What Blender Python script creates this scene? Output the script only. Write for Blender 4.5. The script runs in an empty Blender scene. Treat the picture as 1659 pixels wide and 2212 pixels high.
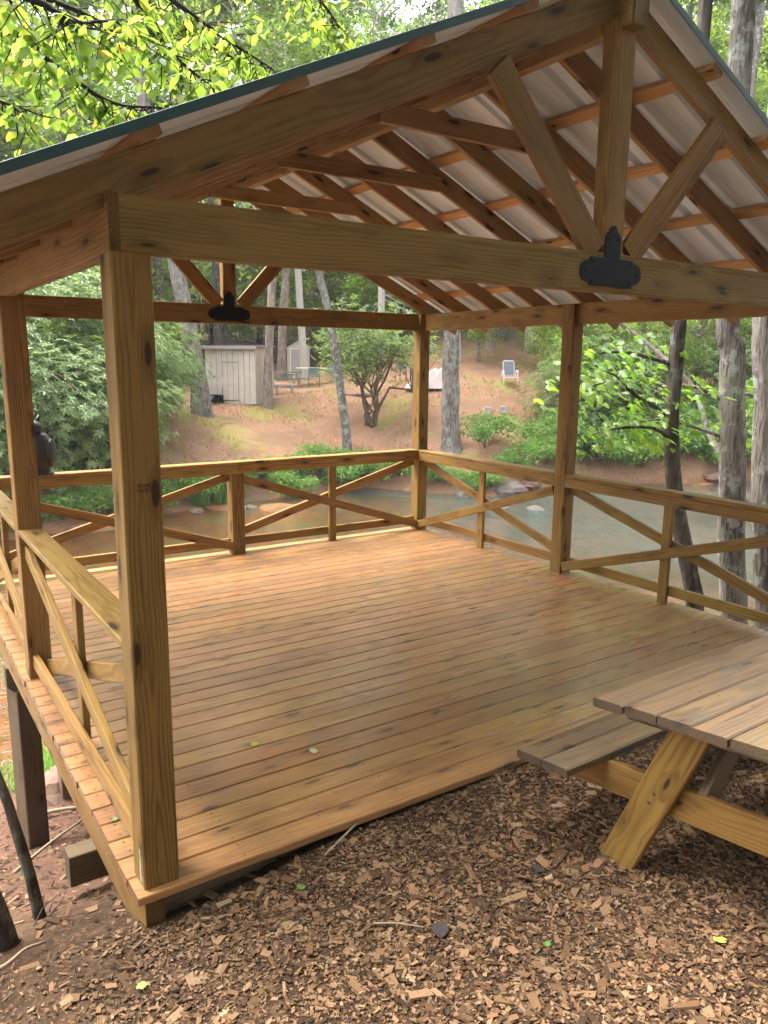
import bpy, math, random, bisect
import numpy as np
from mathutils import Vector, Matrix, noise

random.seed(7); RS = np.random.RandomState(11)
R = math.radians
SC = bpy.context.scene
COL = SC.collection

# ---------------------------------------------------------------- camera, sky, sun, exposure
CX, CY, CZ = -0.742, -2.767, 2.055
def make_camera():
    yaw, pit, rol = R(33.81), R(-11.03), R(0.58)
    f = Vector((math.sin(yaw)*math.cos(pit), math.cos(yaw)*math.cos(pit), math.sin(pit)))
    r = Vector((math.cos(yaw), -math.sin(yaw), 0)); u = r.cross(f)
    r, u = r*math.cos(rol)+u*math.sin(rol), u*math.cos(rol)-r*math.sin(rol)
    cd = bpy.data.cameras.new('camera'); co = bpy.data.objects.new('camera', cd); COL.objects.link(co)
    cd.sensor_fit = 'HORIZONTAL'; cd.sensor_width = 36; cd.lens = 1681.6/1659*36
    cd.clip_start = .05; cd.clip_end = 1000
    co.matrix_world = Matrix(((r.x, u.x, -f.x, CX), (r.y, u.y, -f.y, CY), (r.z, u.z, -f.z, CZ), (0, 0, 0, 1)))
    SC.camera = co
make_camera()

SUN_EL, SUN_AZ = R(62), R(-22)         # azimuth from +Y towards +X
W_ = bpy.data.worlds.new('World'); SC.world = W_; W_.use_nodes = True
wn = W_.node_tree.nodes; wl = W_.node_tree.links
sky = wn.new('ShaderNodeTexSky'); sky.sky_type = 'NISHITA'; sky.sun_disc = False
sky.sun_elevation = SUN_EL; sky.sun_rotation = SUN_AZ
sky.air_density = 1.0; sky.dust_density = 3.0; sky.ozone_density = .6
hs = wn.new('ShaderNodeHueSaturation'); hs.inputs['Saturation'].default_value = .35
wl.new(sky.outputs[0], hs.inputs['Color']); wl.new(hs.outputs[0], wn['Background'].inputs[0])
wn['Background'].inputs[1].default_value = .15
sd = bpy.data.lights.new('sun', 'SUN'); sd.energy = 1.2; sd.angle = R(50); sd.color = (1, .985, .96)
so = bpy.data.objects.new('sun', sd); COL.objects.link(so)
sv = Vector((math.sin(SUN_AZ)*math.cos(SUN_EL), math.cos(SUN_AZ)*math.cos(SUN_EL), math.sin(SUN_EL)))
so.rotation_euler = sv.to_track_quat('Z', 'Y').to_euler(); so.location = sv*30
SC.view_settings.view_transform = 'Standard'; SC.view_settings.look = 'None'
SC.view_settings.exposure = 3.2; SC.view_settings.gamma = 1
SC.cycles.use_denoising = True
SC.cycles.max_bounces = 8; SC.cycles.transparent_max_bounces = 16; SC.cycles.sample_clamp_indirect = 8
SC.cycles.diffuse_bounces = 4; SC.cycles.glossy_bounces = 3; SC.cycles.transmission_bounces = 4

# ---------------------------------------------------------------- node helpers
class G:
    def __init__(s, name):
        s.m = bpy.data.materials.new(name); s.m.use_nodes = True; s.t = s.m.node_tree
        s.bsdf = s.t.nodes['Principled BSDF']; s.out = s.t.nodes['Material Output']
    def n(s, typ, props=None, **inp):
        nd = s.t.nodes.new('ShaderNode'+typ)
        for k, v in (props or {}).items(): setattr(nd, k, v)
        for k, v in inp.items():
            key = int(k[1:]) if k[0] == 'i' and k[1:].isdigit() else k
            s.put(nd.inputs[key], v)
        return nd
    def put(s, sock, v):
        if isinstance(v, bpy.types.Node): v = v.outputs[0]
        if isinstance(v, bpy.types.NodeSocket): s.t.links.new(v, sock)
        else: sock.default_value = v
    def math(s, op, a, b=0.0, c=0.0): return s.n('Math', {'operation': op}, i0=a, i1=b, i2=c).outputs[0]
    def vmul(s, v, k): return s.n('VectorMath', {'operation': 'MULTIPLY'}, i0=v, i1=k).outputs[0]
    def vadd(s, v, k): return s.n('VectorMath', {'operation': 'ADD'}, i0=v, i1=k).outputs[0]
    def noise(s, v, sc=1.0, det=3.0, rough=.5): return s.n('TexNoise', None, Vector=v, Scale=sc, Detail=det, Roughness=rough)
    def mix(s, f, a, b, mode='MIX'):
        nd = s.n('Mix', {'data_type': 'RGBA', 'blend_type': mode})
        s.put(nd.inputs[0], f); s.put(nd.inputs[6], a); s.put(nd.inputs[7], b); return nd.outputs[2]
    def ramp(s, f, stops, interp='LINEAR'):
        nd = s.n('ValToRGB', None, Fac=f); cr = nd.color_ramp; cr.interpolation = interp
        while len(cr.elements) < len(stops): cr.elements.new(.5)
        for e, (p, c) in zip(cr.elements, stops): e.position = p; e.color = c4(c) if not isinstance(c, float) else (c, c, c, 1)
        return nd.outputs[0]
    def step(s, x, a, b): return s.n('MapRange', {'interpolation_type': 'SMOOTHSTEP'}, Value=x, i1=a, i2=b).outputs[0]
    def bump(s, hgt, st=.2, dist=.01): return s.n('Bump', None, Height=hgt, Strength=st, Distance=dist).outputs[0]
def c4(c): return (c[0], c[1], c[2], 1)

def plain(name, col, rough=.6, metal=0., spec=.5, noise_amt=.12, sc=20):
    g = G(name); tc = g.n('TexCoord').outputs['Object']
    nz = g.noise(tc, sc, 4); v = g.n('MapRange', None, Value=nz.outputs[0], i1=.3, i2=.7, i3=1-noise_amt, i4=1+noise_amt).outputs[0]
    hsv = g.n('HueSaturation', None, Color=c4(col), Value=v)
    g.put(g.bsdf.inputs['Base Color'], hsv); g.bsdf.inputs['Roughness'].default_value = rough
    g.bsdf.inputs['Metallic'].default_value = metal; g.bsdf.inputs['Specular IOR Level'].default_value = spec
    return g.m

def wood(name, light, dark, rough=.5, *a, coat=0., **k):
    m = wood_(name, light, dark, rough, *a, **k)
    b = m.node_tree.nodes['Principled BSDF']; b.inputs['Coat Weight'].default_value = coat; b.inputs['Coat Roughness'].default_value = .2
    return m
def wood_(name, light, dark, rough=.5, knots=.5, vary=.14, stain=(.16, .12, .09), stain_amt=.0, gloss=.2, ringf=420., ks=1.0, kcol=(.035, .016, .008)):
    """sawn pine: growth rings about an off-centre pith running along local X, streaks, knots, darker end grain"""
    g = G(name); tcn = g.n('TexCoord'); tc = tcn.outputs['Object']
    rnd = g.n('ObjectInfo').outputs['Random']
    r2 = g.math('FRACT', g.math('MULTIPLY', rnd, 17.31)); r3 = g.math('FRACT', g.math('MULTIPLY', rnd, 53.7))
    off = g.n('CombineXYZ', None, X=g.math('MULTIPLY', rnd, 41.), Y=g.math('MULTIPLY', r2, 3.), Z=g.math('MULTIPLY', r3, 3.)).outputs[0]
    p = g.vadd(tc, off)
    s = g.n('SeparateXYZ', None, Vector=tc)
    # knots first so that the rings bend round them
    kv = g.n('TexVoronoi', {'voronoi_dimensions': '3D', 'feature': 'F1'}, Vector=g.vmul(p, (3.6, 13., 13.)), Scale=1.0, Randomness=1.0)
    kc = g.n('SeparateXYZ', None, Vector=kv.outputs['Color']).outputs[0]
    on = g.step(kc, knots, knots+.04)
    kd = kv.outputs['Distance']
    knot = g.math('MULTIPLY', g.step(kd, .185*ks, .145*ks), on)
    halo = g.math('MULTIPLY', g.step(kd, .55*ks, .12*ks), on)
    warp = g.noise(g.vmul(p, (.9, 4., 4.)), 1., 3)
    warp2 = g.noise(g.vmul(p, (6., 12., 12.)), 1., 2)
    py = g.math('ADD', s.outputs[1], g.math('MULTIPLY', g.math('SUBTRACT', r2, .5), .16))
    pz = g.math('ADD', s.outputs[2], g.math('ADD', g.math('MULTIPLY', r3, .14), .012))
    rad = g.math('SQRT', g.math('ADD', g.math('MULTIPLY', py, py), g.math('MULTIPLY', pz, pz)))
    rad = g.math('ADD', rad, g.math('MULTIPLY', g.math('SUBTRACT', warp.outputs[0], .5), .09))
    rad = g.math('ADD', rad, g.math('MULTIPLY', g.math('SUBTRACT', warp2.outputs[0], .5), .006))
    rad = g.math('ADD', rad, g.math('MULTIPLY', halo, .016))
    ring = g.math('ADD', g.math('MULTIPLY', g.math('SINE', g.math('MULTIPLY', rad, ringf)), .5), .5)
    ring = g.math('POWER', ring, 1.7)
    st = g.noise(g.vmul(p, (5., 150., 150.)), 1., 3)
    tone = g.noise(g.vmul(p, (1.3, 7., 7.)), 1., 3)
    f = g.math('ADD', g.math('MULTIPLY', ring, .55), g.math('MULTIPLY', g.math('SUBTRACT', st.outputs[0], .5), 1.1))
    f = g.math('ADD', f, g.math('MULTIPLY', g.math('SUBTRACT', tone.outputs[0], .5), 1.5))
    col = g.mix(g.n('Clamp', None, Value=f).outputs[0], c4(light), c4(dark))
    col = g.mix(g.math('MULTIPLY', halo, .45), col, c4([x*.55 for x in dark]))
    col = g.mix(g.math('MULTIPLY', knot, .92), col, c4(kcol))
    ck = g.noise(g.vmul(p, (1.1, 85., 85.)), 1., 2)
    col = g.mix(g.math('MULTIPLY', g.step(ck.outputs[0], .66, .72), .6), col, c4([x*.4 for x in dark]))
    if stain_amt:
        sn = g.noise(g.vmul(p, (2.2, 6., 6.)), 1., 5, .62)
        col = g.mix(g.math('MULTIPLY', g.step(sn.outputs[0], .5, .72), stain_amt), col, c4(stain))
    vv = g.n('MapRange', None, Value=g.math('FRACT', g.math('MULTIPLY', rnd, 7.77)), i3=1-vary, i4=1+vary).outputs[0]
    hh = g.n('MapRange', None, Value=r2, i3=.492, i4=.508).outputs[0]
    hsv = g.n('HueSaturation', None, Hue=hh, Color=col, Value=vv)
    nx = g.math('ABSOLUTE', g.n('SeparateXYZ', None, Vector=tcn.outputs['Normal']).outputs[0])
    col = g.mix(g.step(nx, .8, .95), hsv, g.mix(.6, hsv, c4([x*.45 for x in dark])))
    g.put(g.bsdf.inputs['Base Color'], col)
    rr = g.n('MapRange', None, Value=tone.outputs[0], i1=.3, i2=.7, i3=rough-.07, i4=rough+.1).outputs[0]
    g.put(g.bsdf.inputs['Roughness'], rr); g.bsdf.inputs['Specular IOR Level'].default_value = gloss
    g.put(g.bsdf.inputs['Normal'], g.bump(g.math('ADD', st.outputs[0], g.math('MULTIPLY', ring, .3)), .25, .004))
    return g.m

def leafmat(name, stops, trans=.4, rough=.42, vary=.12, spec=.4):
    """leaf: colour by a per-leaf random attribute, lets light through"""
    g = G(name); at = g.n('Attribute', {'attribute_name': 'rnd'}).outputs['Fac']
    rnd = g.n('ObjectInfo').outputs['Random']
    col = g.ramp(at, stops)
    v = g.n('MapRange', None, Value=rnd, i3=1-vary, i4=1+vary).outputs[0]
    hue = g.n('MapRange', None, Value=g.math('FRACT', g.math('MULTIPLY', rnd, 9.1)), i3=.488, i4=.512).outputs[0]
    hsv = g.n('HueSaturation', None, Hue=hue, Color=col, Value=v).outputs[0]
    g.put(g.bsdf.inputs['Base Color'], hsv); g.bsdf.inputs['Roughness'].default_value = rough
    g.bsdf.inputs['Specular IOR Level'].default_value = spec
    tcol = g.mix(1.0, hsv, (1.25, 1.3, .7, 1), 'MULTIPLY')
    tr = g.n('BsdfTranslucent', None, Color=tcol)
    mx = g.n('MixShader', None, Fac=trans); g.t.links.new(g.bsdf.outputs[0], mx.inputs[1]); g.t.links.new(tr.outputs[0], mx.inputs[2])
    g.t.links.new(mx.outputs[0], g.out.inputs[0])
    return g.m

def bark(name, a, b, lichen=None, lich_amt=.0, vs=1.0):
    g = G(name); tc = g.n('TexCoord').outputs['Object']; rnd = g.n('ObjectInfo').outputs['Random']
    p = g.vadd(tc, g.n('CombineXYZ', None, X=g.math('MULTIPLY', rnd, 31.), Y=rnd, Z=rnd).outputs[0])
    n1 = g.noise(g.vmul(p, (26*vs, 26*vs, 3.2*vs)), 1., 5, .6); n2 = g.noise(g.vmul(p, (3., 3., 1.)), 1., 4)
    f = g.math('ADD', g.math('MULTIPLY', n1.outputs[0], .8), g.math('MULTIPLY', n2.outputs[0], .45))
    col = g.mix(g.step(f, .45, .8), c4(a), c4(b))
    if lichen:
        n3 = g.noise(p, 5., 5, .65)
        col = g.mix(g.math('MULTIPLY', g.step(n3.outputs[0], .52, .6), lich_amt), col, c4(lichen))
        n4 = g.noise(g.vmul(p, (1, 1, .6)), 9., 4, .6)
        col = g.mix(g.math('MULTIPLY', g.step(n4.outputs[0], .56, .62), lich_amt*.6), col, (.16, .20, .13, 1))
    g.put(g.bsdf.inputs['Base Color'], col); g.bsdf.inputs['Roughness'].default_value = .9
    g.bsdf.inputs['Specular IOR Level'].default_value = .15
    g.put(g.bsdf.inputs['Normal'], g.bump(n1.outputs[0], .9, .03))
    return g.m

M = {}
M['post'] = wood('stained_pine_posts', (.235, .132, .033), (.095, .043, .009), .62, .55, ks=1.15)
M['beam'] = wood('stained_pine_beams', (.245, .145, .038), (.125, .064, .015), .62, .5, ks=1.1, stain_amt=.4, stain=(.12, .078, .03))
M['rafter'] = wood('bare_pine_rafters', (.33, .205, .08), (.19, .108, .036), .65, .5, ks=1.1)
M['purlin'] = wood('pale_pine_purlins', (.52, .31, .14), (.36, .19, .075), .65, .6, ks=1.)
M['rail'] = wood('stained_pine_rails', (.255, .145, .037), (.115, .052, .012), .52, .5, ks=1.1)
M['deck'] = wood('stained_deck_pine', (.365, .182, .07), (.215, .096, .034), .30, .45, vary=.13, stain=(.145, .085, .058), stain_amt=.45, gloss=.5, coat=.5, ks=1.0, kcol=(.075, .045, .03))
M['table'] = wood('weathered_table_pine', (.16, .102, .053), (.088, .052, .026), .55, .4, stain=(.085, .076, .06), stain_amt=.8, gloss=.4)
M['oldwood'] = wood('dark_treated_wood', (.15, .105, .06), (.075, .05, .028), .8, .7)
M['black'] = plain('black_coated_steel', (.0025, .003, .0035), .5, 0., .14, .3)
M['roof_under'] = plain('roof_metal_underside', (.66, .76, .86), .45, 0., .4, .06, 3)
M['roof_top'] = plain('roof_metal_green', (.015, .055, .058), .45, 0., .5, .1, 3)
M['screw'] = plain('rusty_screw', (.05, .032, .02), .6)
M['tag'] = plain('torn_paper_tag', (.42, .45, .36), .8)
M['stamp'] = plain('ink_stamp', (.035, .016, .012), .8)

# ---------------------------------------------------------------- mesh helpers
def link(name, me, parent=None, mat=None):
    o = bpy.data.objects.new(name, me); COL.objects.link(o)
    if mat is not None and not me.materials: me.materials.append(mat)
    if parent is not None: o.parent = parent
    return o
def tag(o, label=None, cat=None, group=None, kind=None):
    if label: o['label'] = label
    if cat: o['category'] = cat
    if group: o['group'] = group
    if kind: o['kind'] = kind
    return o
def thing(name, label, cat, loc=(0, 0, 0), rz=0., group=None, scale=1.):
    o = bpy.data.objects.new(name, None); COL.objects.link(o); o.empty_display_size = .2
    o.location = loc; o.rotation_euler = (0, 0, rz); o.scale = (scale,)*3
    return tag(o, label, cat, group)
def copy_tree(o, loc, rz, scale, label=None, group=None, tilt=(0, 0)):
    c = o.copy(); COL.objects.link(c); c.location = loc; c.rotation_euler = (tilt[0], tilt[1], rz)
    c.scale = scale if hasattr(scale, '__len__') else (scale,)*3
    if label: c['label'] = label
    if group: c['group'] = group
    for ch in o.children:
        d = ch.copy(); COL.objects.link(d); d.parent = c
        for g in ch.children:
            e = g.copy(); COL.objects.link(e); e.parent = d
    return c
def pym(name, V, F, mat=None, smooth=False):
    me = bpy.data.meshes.new(name); me.from_pydata([tuple(v) for v in V], [], F); me.update()
    if mat: me.materials.append(mat)
    if smooth: me.polygons.foreach_set('use_smooth', [True]*len(me.polygons))
    return me
def npm(name, V, F, mat=None, rnd=None, smooth=False):
    """V (n,3), F (m,k) with one face size"""
    V = np.asarray(V, np.float32); F = np.asarray(F, np.int32); k = F.shape[1]
    me = bpy.data.meshes.new(name); me.vertices.add(len(V)); me.vertices.foreach_set('co', V.ravel())
    me.loops.add(F.size); me.loops.foreach_set('vertex_index', F.ravel())
    me.polygons.add(len(F)); me.polygons.foreach_set('loop_start', np.arange(0, F.size, k, dtype=np.int32))
    me.polygons.foreach_set('use_smooth', np.full(len(F), bool(smooth)))
    if rnd is not None:
        a = me.attributes.new('rnd', 'FLOAT', 'POINT'); a.data.foreach_set('value', np.asarray(rnd, np.float32))
    me.update(calc_edges=True)
    if mat: me.materials.append(mat)
    return me
def box_vf(x0, x1, y0, y1, z0, z1):
    V = [(x0, y0, z0), (x1, y0, z0), (x1, y1, z0), (x0, y1, z0), (x0, y0, z1), (x1, y0, z1), (x1, y1, z1), (x0, y1, z1)]
    F = [(0, 3, 2, 1), (4, 5, 6, 7), (0, 1, 5, 4), (1, 2, 6, 5), (2, 3, 7, 6), (3, 0, 4, 7)]
    return V, F
def merge(parts):
    V, F = [], []
    for v, f in parts:
        n = len(V); V += list(v); F += [tuple(i+n for i in q) for q in f]
    return V, F
BM = {}
def board_mesh(L, w, t, mat, ch=.004, cut=(0., 0.)):
    """bar along local X (0..L), width on Y, thickness on Z, eased edges; cut skews the two ends (dx per unit y)"""
    key = (round(L, 3), round(w, 4), round(t, 4), mat.name, ch, cut)
    if key in BM: return BM[key]
    a, b = w/2, t/2; c = min(ch, b*.6)
    pr = [(-a+c, -b), (a-c, -b), (a, -b+c), (a, b-c), (a-c, b), (-a+c, b), (-a, b-c), (-a, -b+c)]
    V = [(cut[0]*y, y, z) for y, z in pr]+[(L+cut[1]*y, y, z) for y, z in pr]
    F = [tuple(range(7, -1, -1)), tuple(range(8, 16))]+[(i, (i+1) % 8, 8+(i+1) % 8, 8+i) for i in range(8)]
    BM[key] = pym('board', V, F, mat); return BM[key]
def board(name, a, b, w, t, up, mat, parent=None, ch=.004, cut=(0., 0.)):
    a, b = Vector(a), Vector(b); x = (b-a); L = x.length; x.normalize()
    z = Vector(up); z = (z-x*z.dot(x)).normalized(); y = z.cross(x)
    o = link(name, board_mesh(L, w, t, mat, ch, cut), parent)
    o.matrix_basis = Matrix(((x.x, y.x, z.x, a.x), (x.y, y.y, z.y, a.y), (x.z, y.z, z.z, a.z), (0, 0, 0, 1)))
    return o
def tube(pts, rad, sides=8, cap=True, rough=0., seed=0, flare=0.):
    """V,F of a tube through pts"""
    P = [Vector(p) for p in pts]; n = len(P); V = []; F = []
    ref = Vector((.31, .95, .1))
    for i, p in enumerate(P):
        d = (P[min(i+1, n-1)]-P[max(i-1, 0)]).normalized()
        u = d.cross(ref).normalized(); v = d.cross(u)
        r = rad[i] if hasattr(rad, '__len__') else rad
        for k in range(sides):
            a = 2*math.pi*k/sides; rr = r
            if rough: rr *= 1+rough*noise.noise(Vector((math.cos(a)*2.2+seed, math.sin(a)*2.2, p.length*1.1)))
            if flare and i < 3: rr *= 1+flare*(1, .45, .12)[i]*(.6+.5*math.cos(a*4+seed))
            V.append(p+(u*math.cos(a)+v*math.sin(a))*rr)
    for i in range(n-1):
        for k in range(sides):
            k2 = (k+1) % sides
            F.append((i*sides+k, i*sides+k2, (i+1)*sides+k2, (i+1)*sides+k))
    if cap: F.append(tuple(range(sides-1, -1, -1))); F.append(tuple(range((n-1)*sides, n*sides)))
    return V, F
def smooth_path(pts, n=4):
    """Catmull-Rom through pts"""
    P = [Vector(p) for p in pts]; P = [P[0]*2-P[1]]+P+[P[-1]*2-P[-2]]; out = []
    for i in range(1, len(P)-2):
        for k in range(n):
            t = k/n; a, b, c, d = P[i-1], P[i], P[i+1], P[i+2]
            out.append(.5*((2*b)+(c-a)*t+(2*a-5*b+4*c-d)*t*t+(3*b-a-3*c+d)*t**3))
    out.append(P[-2]); return out
def leaves(C, A, N, L, Wd, fold=.15, mid=.45):
    """rhombic leaves: centre base C, axis A, normal N (all (n,3)), length L, width Wd (n,) -> V, F"""
    A = A/np.linalg.norm(A, axis=1, keepdims=True)
    S = np.cross(A, N); S /= np.linalg.norm(S, axis=1, keepdims=True)+1e-9; N = np.cross(S, A)
    L = L[:, None]; Wd = Wd[:, None]; n = len(C)
    V = np.empty((n, 4, 3)); V[:, 0] = C; V[:, 2] = C+A*L-N*L*.12
    V[:, 1] = C+A*L*mid+S*Wd*.5+N*Wd*fold; V[:, 3] = C+A*L*mid-S*Wd*.5+N*Wd*fold
    return V.reshape(-1, 3), np.arange(n*4).reshape(n, 4)
def leaves6(C, A, N, L, Wd):
    """pointed oval leaves folded on the midrib: two quads each side"""
    A = A/np.linalg.norm(A, axis=1, keepdims=True); S = np.cross(A, N); S /= np.linalg.norm(S, axis=1, keepdims=True)+1e-9; N = np.cross(S, A)
    L = L[:, None]; Wd = Wd[:, None]; n = len(C); V = np.empty((n, 9, 3))
    for j, (t, w) in enumerate(((.0, .12), (.33, 1.), (.72, .72))):
        m = C+A*L*t-N*L*.10*t*t; V[:, 3*j] = m-S*Wd*.5*w+N*Wd*.10*w; V[:, 3*j+1] = m; V[:, 3*j+2] = m+S*Wd*.5*w+N*Wd*.10*w
    tip = (C+A*L-N*L*.10)
    V = np.concatenate([V, tip[:, None]], 1); i = np.arange(n)[:, None]*10
    F = np.concatenate([i+np.array(f) for f in ((0, 1, 4, 3), (1, 2, 5, 4), (3, 4, 7, 6), (4, 5, 8, 7), (6, 7, 9, 9), (7, 8, 9, 9))])
    Q = F[:n*4]; T = F[n*4:, :3]
    return V.reshape(-1, 3), [tuple(q) for q in Q]+[tuple(q) for q in T]
def rvec(n, rs=None):
    v = (rs or RS).normal(size=(n, 3)); return v/np.linalg.norm(v, axis=1, keepdims=True)

# ---------------------------------------------------------------- terrain
TH = [-180, -120, -90, -60, -20, 6, 35, 59, 75, 90, 120, 180]; DN = [200, 200, 60, 16, 9.2, 8.85, 9.5, 10.3, 12.5, 20, 200, 200]
TF = [-180, -100, -60, -20, 0, 10.7, 18.2, 21.9, 25.9, 32.8, 36.2, 42.3, 48, 55.1, 60.3, 80, 110, 180]
DF = [300, 200, 40, 22, 20, 20.9, 22.6, 23.8, 24.4, 26.6, 25.7, 25.3, 28.4, 30.5, 32.6, 45, 200, 300]
YN = [-60, -6, -3, -1, 0, .5, 1, 2, 3.7, 5.8, 8, 10]; ZN = [4, .4, .18, -.025, -.055, -.26, -.53, -1.08, -1.95, -2.31, -2.8, -2.95]
TL = [0, .6, 1.2, 2.5, 5, 9, 12, 20, 30, 60, 140]; ZL = [-2.35, -1.95, -1.55, -.98, -.4, .45, .6, .9, 3, 12, 26]
TR = [0, .8, 2, 4, 8, 14, 18, 30, 60, 140]; ZR = [-2.35, -1.6, -.9, -.3, 1.1, 2.3, 3.1, 6.5, 16, 40]
def itp(x, X, Y):
    if x <= X[0]: return Y[0]
    if x >= X[-1]: return Y[-1]
    i = bisect.bisect_right(X, x)-1; t = (x-X[i])/(X[i+1]-X[i]); return Y[i]+(Y[i+1]-Y[i])*t
def ss(a, b, x):
    t = min(1, max(0, (x-a)/(b-a))); return t*t*(3-2*t)
WATER = -2.3
def hz(x, y):
    rx, ry = x-CX, y-CY; d = math.hypot(rx, ry); th = math.degrees(math.atan2(rx, ry))
    dn = itp(th, TH, DN); df = itp(th, TF, DF)
    if d < df:
        z = itp(y+.12*max(0, x-4)+.25*max(0, -1-x), YN, ZN)
        z -= .10*(1-ss(-.1, 1.1, x))*ss(-1.6, .2, y)*(1-ss(.5, 2, y))
        bar = .20*math.exp(-((x-9.0)/2.6)**2-((y-17.0)/1.3)**2)+.25*math.exp(-((x-17.5)/3)**2-((y-13.2)/1.2)**2)
        far = -2.35-.55*ss(0, 5, df-d)+bar
        w = ss(dn-.3, dn+.9, d)
        z = z*(1-w)+far*w
        return z
    wr = ss(24, 40, th); t = d-df
    return itp(t, TL, ZL)*(1-wr)+itp(t, TR, ZR)*wr
def hn(x, y):
    z = hz(x, y); d = math.hypot(x-CX, y-CY)
    a = min(1, max(0, (d-3)/12))
    return z+(noise.noise(Vector((x*.35, y*.35, 3)))*.22+noise.noise(Vector((x*1.1, y*1.1, 7)))*.09)*a+noise.noise(Vector((x*3, y*3, 1)))*.02

def ground_material():
    g = G('ground_soil'); tc = g.n('TexCoord').outputs['Object']
    zn = g.n('Attribute', {'attribute_name': 'zone'}); s = g.n('SeparateColor', None, Color=zn.outputs['Color'])
    mulch, red, bed = s.outputs[0], s.outputs[1], s.outputs[2]
    n1 = g.noise(tc, .55, 5, .6).outputs[0]; n2 = g.noise(tc, 2.2, 5, .65).outputs[0]; n3 = g.noise(tc, 12., 4, .65).outputs[0]
    n4 = g.noise(g.vadd(tc, (31, 7, 2)), .42, 4, .6).outputs[0]; n5 = g.noise(tc, 60., 3, .7).outputs[0]
    straw = g.mix(g.step(n3, .35, .65), (.235, .115, .068, 1), (.34, .20, .125, 1))
    litter = g.mix(n3, (.25, .14, .085, 1), (.16, .09, .055, 1))
    moss = g.mix(n3, (.19, .17, .045, 1), (.29, .21, .085, 1))
    n6 = g.noise(tc, 28., 4, .7).outputs[0]
    straw = g.mix(g.math('MULTIPLY', g.step(n6, .5, .64), .7), straw, (.12, .065, .04, 1))
    far = g.mix(g.step(n1, .42, .6), straw, litter)
    far = g.mix(g.step(g.math('ADD', g.math('MULTIPLY', n4, .7), g.math('MULTIPLY', n2, .3)), .52, .60), far, moss)
    far = g.mix(g.math('MULTIPLY', g.step(n2, .58, .66), .45), far, (.14, .19, .06, 1))
    far = g.mix(g.math('MULTIPLY', g.step(g.n('SeparateXYZ', None, Vector=tc).outputs[2], 1.6, 4.), .85), far, g.mix(g.step(n2, .4, .6), (.13, .12, .045, 1), (.14, .085, .05, 1)))
    mul = g.mix(g.step(n3, .3, .7), (.032, .02, .012, 1), (.075, .045, .026, 1)); mul = g.mix(g.step(n5, .5, .7), mul, (.15, .085, .045, 1))
    rd = g.mix(g.step(n3, .35, .65), (.115, .055, .034, 1), (.06, .036, .025, 1)); rd = g.mix(g.step(n5, .45, .65), rd, (.17, .092, .058, 1))
    bd = g.mix(g.step(n2, .4, .62), (.26, .12, .05, 1), (.15, .08, .038, 1)); bd = g.mix(g.step(n1, .5, .62), bd, (.16, .15, .09, 1))
    col = g.mix(bed, far, bd); col = g.mix(red, col, rd); col = g.mix(mulch, col, mul)
    g.put(g.bsdf.inputs['Base Color'], col); g.bsdf.inputs['Roughness'].default_value = .95; g.bsdf.inputs['Specular IOR Level'].default_value = .1
    g.put(g.bsdf.inputs['Normal'], g.bump(g.math('ADD', n3, g.math('MULTIPLY', n5, .4)), .7, .04))
    return g.m
def build_ground():
    rr = [0.]; r = .35
    while r < 150:
        rr.append(r); r += min(max(.05, r*.035), 6) if not 19 < r < 36 else .32
    th = []; t = -180.
    while t < 180: th.append(t); t += .8 if -30 <= t < 95 else 3.
    V, Cc = [], []
    for r in rr:
        for t in th:
            x = CX+r*math.sin(R(t)); y = CY+r*math.cos(R(t)); z = hn(x, y); V.append((x, y, z))
            df = itp(t, TF, DF); dn = itp(t, TH, DN)
            near = 1-ss(dn-.6, dn+.2, r)
            redw = near*ss(.15, 1.6, y+noise.noise(Vector((x*1.5, y*1.5, 0)))*.5)
            mul = near*(1-ss(.2, 1.8, y+noise.noise(Vector((x*1.5, y*1.5, 0)))*.5))
            bedw = ss(dn-.6, dn+.2, r)*(1-ss(-.1, .35, r-df))
            Cc.append((mul, redw, bedw, 1))
    nt = len(th); F = []
    for i in range(len(rr)-1):
        for k in range(nt):
            k2 = (k+1) % nt; F.append((i*nt+k, i*nt+k2, (i+1)*nt+k2, (i+1)*nt+k))
    me = npm('ground', V, F[0:], ground_material(), smooth=True)
    a = me.color_attributes.new('zone', 'FLOAT_COLOR', 'POINT'); a.data.foreach_set('color', np.array(Cc, np.float32).ravel())
    o = link('ground', me); tag(o, kind='structure')
    for p in me.polygons: break
    return o
build_ground()

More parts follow.
